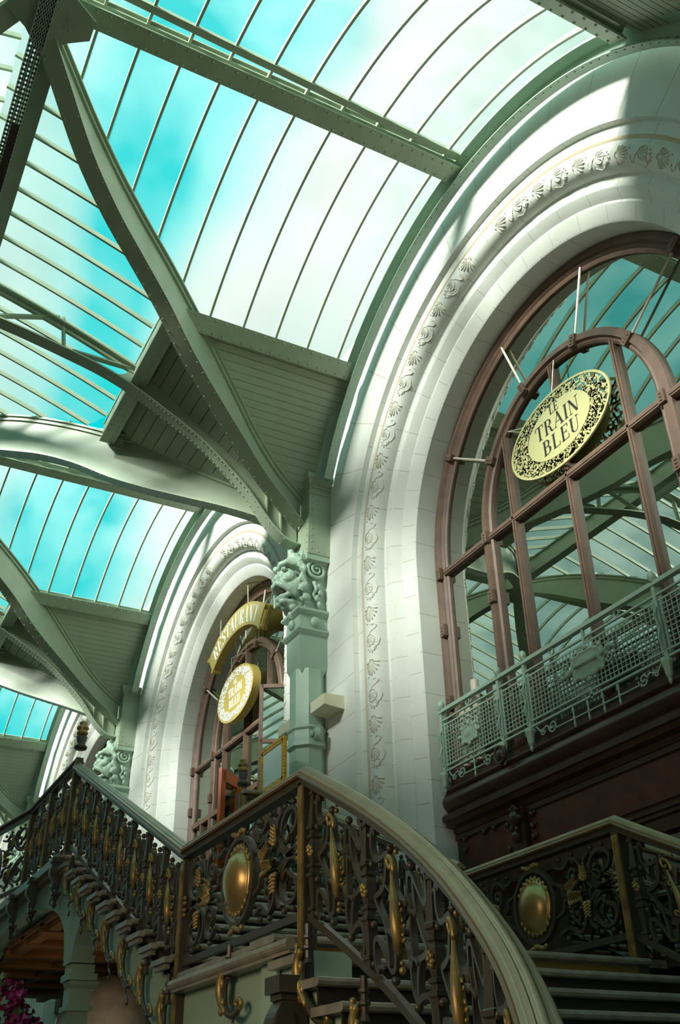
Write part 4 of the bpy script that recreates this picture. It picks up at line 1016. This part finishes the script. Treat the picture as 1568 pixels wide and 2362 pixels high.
def module_scrolls(F, s0, p, H, parent):
    """iron ribbonwork filling one bay of width p between balusters, mirrored about the middle"""
    b = MB(); k = p/.85
    for m in (0, 1):
        X = (lambda x: s0+x*k) if not m else (lambda x: s0+(.85-x)*k)
        L = lambda pts: [(X(x), v*H/.85) for x, v in cm(pts)]
        ribbon(b, F, L([(.115, .80), (.10, .83), (.075, .80), (.07, .70), (.11, .65), (.19, .69), (.26, .74), (.315, .72), (.33, .64), (.35, .56), (.425, .53)]))
        ribbon(b, F, L([(.115, .05), (.10, .02), (.075, .05), (.07, .15), (.11, .20), (.19, .16), (.26, .10), (.315, .13), (.33, .20), (.35, .28), (.425, .32)]))
        ribbon(b, F, L([(.25, .72), (.24, .62), (.21, .53), (.14, .46), (.10, .425), (.14, .38), (.21, .32), (.24, .22), (.25, .12)]))
        ribbon(b, F, L([(.33, .62), (.30, .54), (.31, .43), (.30, .32), (.33, .22)]), wd=.020)
        for v in (.30, .54): ribbon(b, F, L([(.22, v), (.26, v+.01), (.31, v)]), wd=.016, th=.05)
        for v in (.78, .06): ball(b, F, X(.29), v*H/.85, .024)
        for v in (.79, .05): ball(b, F, X(.035), v*H/.85-.02, .020)
        for v in (.60, .25): ball(b, F, X(.045), v*H/.85, .022)
    return soften(b.build('scrollwork', IRON, parent), 50)
def medallion_panel(F, L, uc, H, parent):
    b = MB(); g = MB(); vc = H*.5; R1, R2 = .285, .30
    ribbon(b, F, [(uc+R1*math.cos(2*PI*i/40), vc+R2*math.sin(2*PI*i/40)) for i in range(41)], .034, .05)
    for side in (-1, 1):
        wd = (L-uc if side > 0 else uc); k = (wd-.30)/.80
        X = lambda x: uc+side*(wd-x*k)
        for up in (0, 1):
            V = (lambda v: H-v) if up else (lambda v: v)
            P = lambda pts: [(X(x), V(v)) for x, v in cm(pts)]
            ribbon(b, F, P([(.27, .20), (.22, .25), (.15, .22), (.13, .15), (.19, .09), (.30, .10), (.37, .20), (.33, .31), (.22, .37), (.12, .33), (.06, .22), (.05, .06)]), .030)
            ribbon(b, F, P([(.36, .24), (.28, .30), (.24, .24), (.28, .19), (.31, .21)]), .022)
            ribbon(b, F, P([(.03, .40), (.14, .40), (.26, .39), (.36, .33), (.43, .24), (.42, .13), (.36, .08)]), .026)
            ribbon(b, F, P([(.80, .10), (.68, .14), (.58, .08), (.50, .12), (.47, .22), (.52, .30), (.60, .28), (.61, .20), (.56, .17), (.53, .21)]), .026)
            ribbon(b, F, P([(.83, .24), (.72, .28), (.70, .35), (.62, .37), (.52, .36), (.45, .40)]), .024)
            for x, v in ((.20, .045), (.56, .045), (.72, .06), (.33, .05)): ball(b, F, X(x), V(v), .022)
            ball(b, F, X(.565), V(.235), .032); b.lathe(F(X(.565), V(.13)), [(0, .006), (.03, .016), (.06, .006)], 6)
            leafy(g, F, X(.40), V(.30), .12, (PI/2 if up else -PI/2)*1.0, .02, 5, .026)
        for q in (-.05, -.02, .02, .05): g.ell(F(X(.06), vc+q*1.3, .03), (.034, .02, .018), nu=6, nv=4)
        leafy(g, F, X(.62), vc-.03, .16*k, 0 if side > 0 else PI, .02, 6, .034)
        leafy(g, F, X(.62), vc+.03, .14*k, (.5 if side > 0 else PI-.5), .02, 5, .028)
    for q in (-1, 1):
        for k2 in range(7): g.ell(F(uc+(k2-3)*.034, vc+q*(.335+.012*math.cos(k2*1.3)), .02), (.026, .02, .022), nu=6, nv=4)
        for k2 in range(9):
            a = PI/2*q+(k2-4)*.26; g.ell(F(uc+.225*math.cos(a), vc+.235*math.sin(a), .02), (.024, .016, .024), nu=6, nv=4)
    soften(b.build('scrollwork', IRON, parent), 50); g.build('gilt_leaves', GOLD, parent, smooth=True)
    d = MB(); rs = []; n = 28
    for r, w in ((.245, .0), (.235, .03), (.205, .02), (.20, .03), (.17, .065), (.12, .09), (.06, .103), (.008, .107)):
        rs.append([F(uc+r*.93*math.cos(2*PI*i/n), vc+r*math.sin(2*PI*i/n), w) for i in range(n)])
    d.rings(rs); d.build('gilt_medallion', GOLDP, parent, smooth=True)
def rails(F, L, H, parent, n=1, top=.0):
    """moulded handrail, iron top flat and bottom rail, following the path"""
    S = [L*i/n for i in range(n+1)]
    def sweep(prof, name, m, sm=True):
        b = MB(); b.rings([[F(s, v, w) for w, v in prof] for s in S]); o = b.build(name, m, parent)
        if sm: soften(o, 35)
        return o
    sweep([(-.045, H+.005), (.045, H+.005), (.045, H+.05), (-.045, H+.05)], 'under_rail', IRON)
    sweep([(-.068, H+.05), (.068, H+.05), (.076, H+.065), (.066, H+.08), (-.066, H+.08), (-.076, H+.065)], 'rail_edge', RAILWOOD)
    sweep([(-.060, H+.08), (.060, H+.08), (.062, H+.095), (.048, H+.105), (.041, H+.106), (.038, H+.117), (.022, H+.127), (.020, H+.120), (.016, H+.130), (.008, H+.136), (-.008, H+.136), (-.016, H+.130), (-.020, H+.120), (-.022, H+.127), (-.038, H+.117), (-.041, H+.106), (-.048, H+.105), (-.062, H+.095)], 'handrail', BRASS)
    sweep([(-.02, -.05), (.02, -.05), (.02, 0), (-.02, 0)], 'bottom_rail', IRON, False)
def newel(name_parent, x, y, ztop, zbot, gold_face=(0, -1), w_=.045, finial=False, label='newel_post'):
    b = MB(); b.box((x, y, (ztop+zbot)/2), (w_, w_, (ztop-zbot)/2)); o = b.build('newel_post', IRON, name_parent)
    g = MB(); fx, fy = gold_face
    g.box((x+fx*w_, y+fy*w_, (ztop+zbot)/2), (w_*.8 if fy else .008, w_*.8 if fx else .008, (ztop-zbot)/2-.03))
    for q in (-.4, .4): g.box((x+fx*(w_+.006)+(q*w_ if fy else 0), y+fy*(w_+.006)+(q*w_ if fx else 0), (ztop+zbot)/2), (.006, .006, (ztop-zbot)/2-.08))
    g.build('gilt_strip', GOLD, o)
    if finial:
        f = MB(); f.lathe((x, y, ztop+.12), [(0, .075), (.03, .085), (.06, .055), (.08, .05), (.16, .075), (.18, .05)], 10); f.build('finial_base', IRON, o, smooth=True)
        f = MB(); f.lathe((x, y, ztop+.30), [(0, .055), (.02, .07), (.04, .075), (.06, .06), (.07, .06), (.09, .078), (.11, .078), (.13, .05), (.15, .045), (.17, .055), (.19, .03), (.20, .005)], 10); f.build('gilt_finial', GOLD, o, smooth=True)
    return o
def hook(F, s, parent, big=False):
    """gilt acanthus bracket ending in an iron hook, hanging under the bottom rail"""
    F_ = F; F = lambda u, v, w=0: F_(s+(u-s)*1.45, -.04+(v+.04)*.74, w)
    b = MB(); p = F(s, -.05, .05); b.lathe((p.x, p.y, p.z-.22), [(0, .03), (.03, .020), (.07, .020), (.08, .034), (.095, .034), (.10, .022), (.13, .022), (.14, .032), (.155, .032), (.16, .02), (.22, .02)], 8)
    pts = [(-.01, -.36), (-.02, -.46), (-.01, -.58), (.04, -.66), (.11, -.69), (.17, -.65), (.18, -.58)]
    b.tube([F(s+x, v+.02, .07) for x, v in cm(pts)], [.026]*26+[.024-.0008*i for i in range(20)], 8, up=Vector((0, 1, 0)))
    b.tube([F(s+x, v+.02, .07) for x, v in cm([(.13, -.68), (.10, -.74), (.11, -.79), (.15, -.82), (.14, -.88), (.11, -.885)])], .009, 5, up=Vector((0, 1, 0)))
    o = b.build('hook_bracket', IRON, parent)
    g = MB(); 
    body = cm([(-.01, -.27), (-.035, -.36), (-.04, -.46), (-.015, -.57), (.03, -.645)], 4)
    g.tube([F(s+x, v+.01, .088) for x, v in body], [.016+.022*math.sin(PI*min(1, (i+2)/(len(body)+1)))*.8 for i in range(len(body))], 7, up=Vector((0, 1, 0)))
    for i in range(5):
        x, v = body[2+i*3]; g.ell(F(s+x+.026*(1 if i % 2 else -1), v, .09), (.020, .018, .034), nu=6, nv=4)
    ball(g, F, s-.07, -.28, .022, .07)
    g.tube([F(s+x, v+.02, .07) for x, v in spiral(.15, -.60, .055, .9, 12, 1, -1.2)], .017, 6, up=Vector((0, 1, 0)))
    g.build('gilt_acanthus', GOLD, o, smooth=True)
    return o
def scroll_console(x, y, z, parent, s=1.0):
    b = MB(); b.box((x, y, z-.05*s), (.10*s, .10*s, .045*s)); b.box((x, y, z-.11*s), (.075*s, .075*s, .02*s))
    pr = cm([(-.06, -.13), (-.11, -.22), (-.10, -.33), (-.03, -.42), (.02, -.52), (.03, -.62), (.06, -.62), (.10, -.5), (.10, -.35), (.08, -.13)], 4)
    b.rings([[(x+yy*s, y+px*s, z+pz*s) for px, pz in pr] for yy in (-.07, .07)])
    b.tube([(x-.085*s, y-.05*s, z-.24*s), (x+.085*s, y-.05*s, z-.24*s)], .06*s, 12)
    b.tube([(x-.06*s, y+.0*s, z-.5*s), (x+.06*s, y+.0*s, z-.5*s)], .05*s, 10)
    b.box((x, y+.05*s, z-.63*s), (.09*s, .08*s, .025*s)); b.lathe((x, y+.05*s, z-.88*s), [(0, .01*s), (.05*s, .05*s), (.12*s, .03*s), (.17*s, .06*s), (.25*s, .05*s)], 8)
    return b.build('scroll_console', IRON, parent)
HP = .90
# S1 upper landing rail, front, from the newel leftwards then bowing out
r1 = thing('landing_balustrade', 'dark iron and gilt balustrade of the upper landing, far left', 'balustrade', 'balustrade runs of the grand staircase')
P1, L1 = path_line((-5.0, YF, -3.76), (-7.4, YF, -3.76)); F1m = mapper(lambda s: (P1(s)[0], -P1(s)[1]))
rails(F1m, L1, HP+.06, r1)
newel(r1, -6.22, YF, -2.80, -3.95); newel(r1, -7.38, YF, -2.80, -3.95)
for a0, a1 in ((0.06, 1.16), (1.28, 2.34)):
    p = (a1-a0)/2
    for i in range(2):
        module_scrolls(F1m, a0+p*i, p, HP, r1); cartouche_gilt(F1m, a0+p*(i+.5), .28, r1, .75)
    baluster(F1m, a0+p, .0, HP+.05, r1)
for s in (.0, 1.22, 2.38): scroll_console(-5.0-s, YF-.12, -3.92, r1, .66)
for s in (.10, 1.30): hook(F1m, s, r1)
r1b = thing('landing_balustrade', 'dark iron and gilt balustrade bowing outwards, cut by the left edge', 'balustrade', 'balustrade runs of the grand staircase')
P1b, L1b = path_line((-7.4, YF, -3.76), (-10.2, -3.75, -3.76)); F1b = mapper(lambda s: (P1b(s)[0], -P1b(s)[1]))
rails(F1b, L1b, HP+.06, r1b); medallion_panel(F1b, L1b, L1b*.5, HP+.02, r1b)
for s in (1.3,): hook(F1b, s, r1b)
# S2 raking rail of the upper flight, front
r2 = thing('stair_balustrade', 'raking iron balustrade with gilt scrolls, left, from tall newel down to the valley post', 'balustrade', 'balustrade runs of the grand staircase')
P2, L2 = path_line((-5.0, YF, -3.72), (XV, YF, -5.72)); F2m = mapper(P2)
rails(F2m, L2, HP-.04, r2)
newel(r2, XN, YF, -2.68, -4.05, finial=True)
nm = 8; a0, a1 = .06, L2-.06; p = (a1-a0)/nm
for i in range(nm):
    module_scrolls(F2m, a0+p*i, p, HP-.06, r2); cartouche_gilt(F2m, a0+p*(i+.5), .26, r2, .78)
    if i: baluster(F2m, a0+p*i, 0, HP-.03, r2)
for i in range(7): hook(F2m, .50+.62*i, r2)
# S3 flat front panel over the half landing
r3 = thing('landing_balustrade', 'level iron panel with gilt oval medallion between the valley post and the central newel', 'balustrade', 'balustrade runs of the grand staircase')
P3, L3 = path_line((XV, YF, -5.62), (XM, YF, -5.62)); F3 = mapper(P3)
rails(F3, L3, .78, r3); medallion_panel(F3, L3, 1.14, .78, r3)
newel(r3, XV, YF, -4.86, -6.12); newel(r3, XM, YF, -4.82, -6.02)
hook(F3, 1.12, r3); scroll_console(XV-.02, YF-.10, -6.10, r3, 1.0); scroll_console(XM-.02, YF-.12, -6.0, r3, 1.05)
# S4 sweeping rail of the lower flight
r4 = thing('stair_balustrade', 'sweeping brass-topped iron balustrade curving down to the bottom right', 'balustrade', 'balustrade runs of the grand staircase')
S40 = .0; LEN4 = 5.2
F4 = mapper(lambda s: ((lambda q: (Vector((q[0].x, q[0].y, -5.62-SL*s)), q[1]))(curve_at(s))))
rails(F4, LEN4, .78, r4, 60)
bs = [.10, .80, 1.70, 2.55, 3.4, 4.25, 5.1]
for i, s in enumerate(bs):
    baluster(F4, s, -.02, .80, r4)
    if i < 4: hook(F4, s, r4)
for a, b_ in zip(bs[:-1], bs[1:]):
    module_scrolls(F4, a, b_-a, .78, r4); cartouche_gilt(F4, (a+b_)/2, .22, r4, .86)
# S5 wall-side level panel
r5 = thing('landing_balustrade', 'level iron panel with gilt oval medallion, on the wall side at right', 'balustrade', 'balustrade runs of the grand staircase')
P5, L5 = path_line((-1.02, YK, -5.52), (XPk, YK, -5.52)); F5 = mapper(P5)
rails(F5, L5, .76, r5); medallion_panel(F5, L5, 1.12, .76, r5); newel(r5, XPk, YK, -4.76, -5.90)
# S6 wall-side lower flight
r6 = thing('stair_balustrade', 'wall-side raking iron balustrade leaving the frame at right', 'balustrade', 'balustrade runs of the grand staircase')
C6 = catmull([Vector(p) for p in ((XPk, YK, 0), (1.7, -.29, 0), (2.3, -.20, 0), (3.0, -.02, 0), (3.7, .0, 0), (4.5, .0, 0))], 6)
def c6(s):
    a = 0
    for p, q in zip(C6[:-1], C6[1:]):
        l = (q-p).length
        if a+l >= s: return p+(q-p)*((s-a)/l), (q-p).normalized()
        a += l
    return C6[-1], (C6[-1]-C6[-2]).normalized()
F6 = mapper(lambda s: (lambda q: (Vector((q[0].x, q[0].y, -5.52-SL*s)), q[1]))(c6(s)))
rails(F6, 3.0, .76, r6, 16)
for s in (.14, .95, 1.8, 2.65): baluster(F6, s, -.02, .78, r6)
for a, b_ in ((.14, .95), (.95, 1.8), (1.8, 2.65)): module_scrolls(F6, a, b_-a, .76, r6); cartouche_gilt(F6, (a+b_)/2, .22, r6, .86)
# S7 wall-side rail of the upper flight
r7 = thing('stair_balustrade', 'wall-side raking balustrade of the upper flight, glimpsed through the front one', 'balustrade', 'balustrade runs of the grand staircase')
P7, L7 = path_line((-5.0, YK, -3.74), (-1.02, YK, -5.46)); F7 = mapper(P7)
rails(F7, L7, .80, r7)
for i in range(7): module_scrolls(F7, .05+.60*i, .60, .80, r7); baluster(F7, .05+.60*i, 0, .8, r7)
for i in range(7): cartouche_gilt(F7, .35+.60*i, .22, r7, .9)
# short return rail by the entrance with its gilt newel
r8 = thing('entrance_balustrade', 'short gilt-capped return rail beside the menu frame', 'balustrade', 'balustrade runs of the grand staircase')
P8, L8 = path_line((-5.1, -1.0, -3.8), (-5.1, -.3, -3.8)); F8 = mapper(P8)
rails(F8, L8, .90, r8); module_scrolls(F8, .03, .64, .9, r8); cartouche_gilt(F8, .35, .25, r8, 1.0)
newel(r8, -5.1, -1.0, -2.84, -3.88, gold_face=(1, 0), finial=True)
# menu frame on its stand
mf = thing('menu_frame', 'gilt beaded picture frame holding a pale menu sheet, beside the restaurant entrance', 'frame', loc=(-4.93, -.62, -2.45))
b = MB()
for s in (-1, 1): b.box((s*.36, 0, 0), (.035, .025, .31)); b.box((0, 0, s*.28), (.36, .025, .035))
for i in range(13): 
    for s in (-1, 1): b.ell((s*.385, -.02, -.29+.048*i), (.022, .02, .022), nu=6, nv=4)
for i in range(15):
    for s in (-1, 1): b.ell((-.36+.052*i, -.02, s*.30), (.022, .02, .022), nu=6, nv=4)
b.build('gilt_frame', mat('bright_gilt', (.75, .42, .05), .35, .5, noise=.3, nscale=12), mf, smooth=False)
MB().box((0, 0, 0), (.34, .012, .27)).build('menu_sheet', PAPER, mf)
b = MB(); b.box((0, .03, -.85), (.03, .02, .55)); b.lathe((0, .03, -1.43), [(0, .20), (.03, .20), (.05, .05), (.1, .03)], 12); b.build('stand', IRON, mf)
b = MB()
for i in range(8): b.ell((-.28+.08*i, -.03, -.36+.03*math.sin(i*1.7)), (.05, .03, .035), nu=6, nv=4)
b.build('gilt_cresting', GOLD, mf, smooth=True)
# ------------------------------------------------------------------ bougainvillea
pl = thing('potted_bougainvillea', 'magenta bougainvillea in the shade at the bottom left corner', 'plant', loc=(-3.6, -4.2, 0))
b = MB(); b.lathe((0, 0, 0), [(FLOORZ, .25), (FLOORZ+.5, .36), (FLOORZ+.55, .36)], 16); b.build('pot', mat('pot_clay', (.10, .05, .03), .7), pl, smooth=False)
b = MB()
for i in range(7): 
    a = i*.9; b.tube([(0, 0, FLOORZ+.5), (.2*math.cos(a), .2*math.sin(a), -7.0), (.45*math.cos(a), .45*math.sin(a), -6.1)], [.03, .02, .01], 5)
b.build('stem', LEAF, pl)
def petals(n, seed, size, rr, cup):
    r = random.Random(seed); b = MB()
    for i in range(n):
        a = r.uniform(0, 2*PI); e_ = math.acos(r.uniform(-.6, 1)); q = r.uniform(.75, 1.03)
        k = 1+.18*math.sin(3*a+1)+.12*math.sin(5*e_)
        c = Vector((rr*k*q*math.sin(e_)*math.cos(a), rr*k*q*math.sin(e_)*math.sin(a), -6.02+rr*.85*k*q*math.cos(e_)))
        for j in range(3):
            d = Vector((r.gauss(0, 1), r.gauss(0, 1), r.gauss(0, 1)+.3)).normalized(); u = d.orthogonal().normalized(); v = d.cross(u); s = size*r.uniform(.7, 1.2)
            m = len(b.v); b.v += [tuple(c), tuple(c+d*s*.5+u*s*.42+v*s*cup), tuple(c+d*s*1.15), tuple(c+d*s*.5-u*s*.42+v*s*cup)]; b.f.append((m, m+1, m+2, m+3)); b.uv.append(None)
    return b
o = petals(720, 5, .062, .60, .12).build('flower_bracts', PETAL, pl); o['kind'] = 'stuff'
o = petals(230, 9, .066, .57, .05).build('leaves', LEAF, pl); o['kind'] = 'stuff'
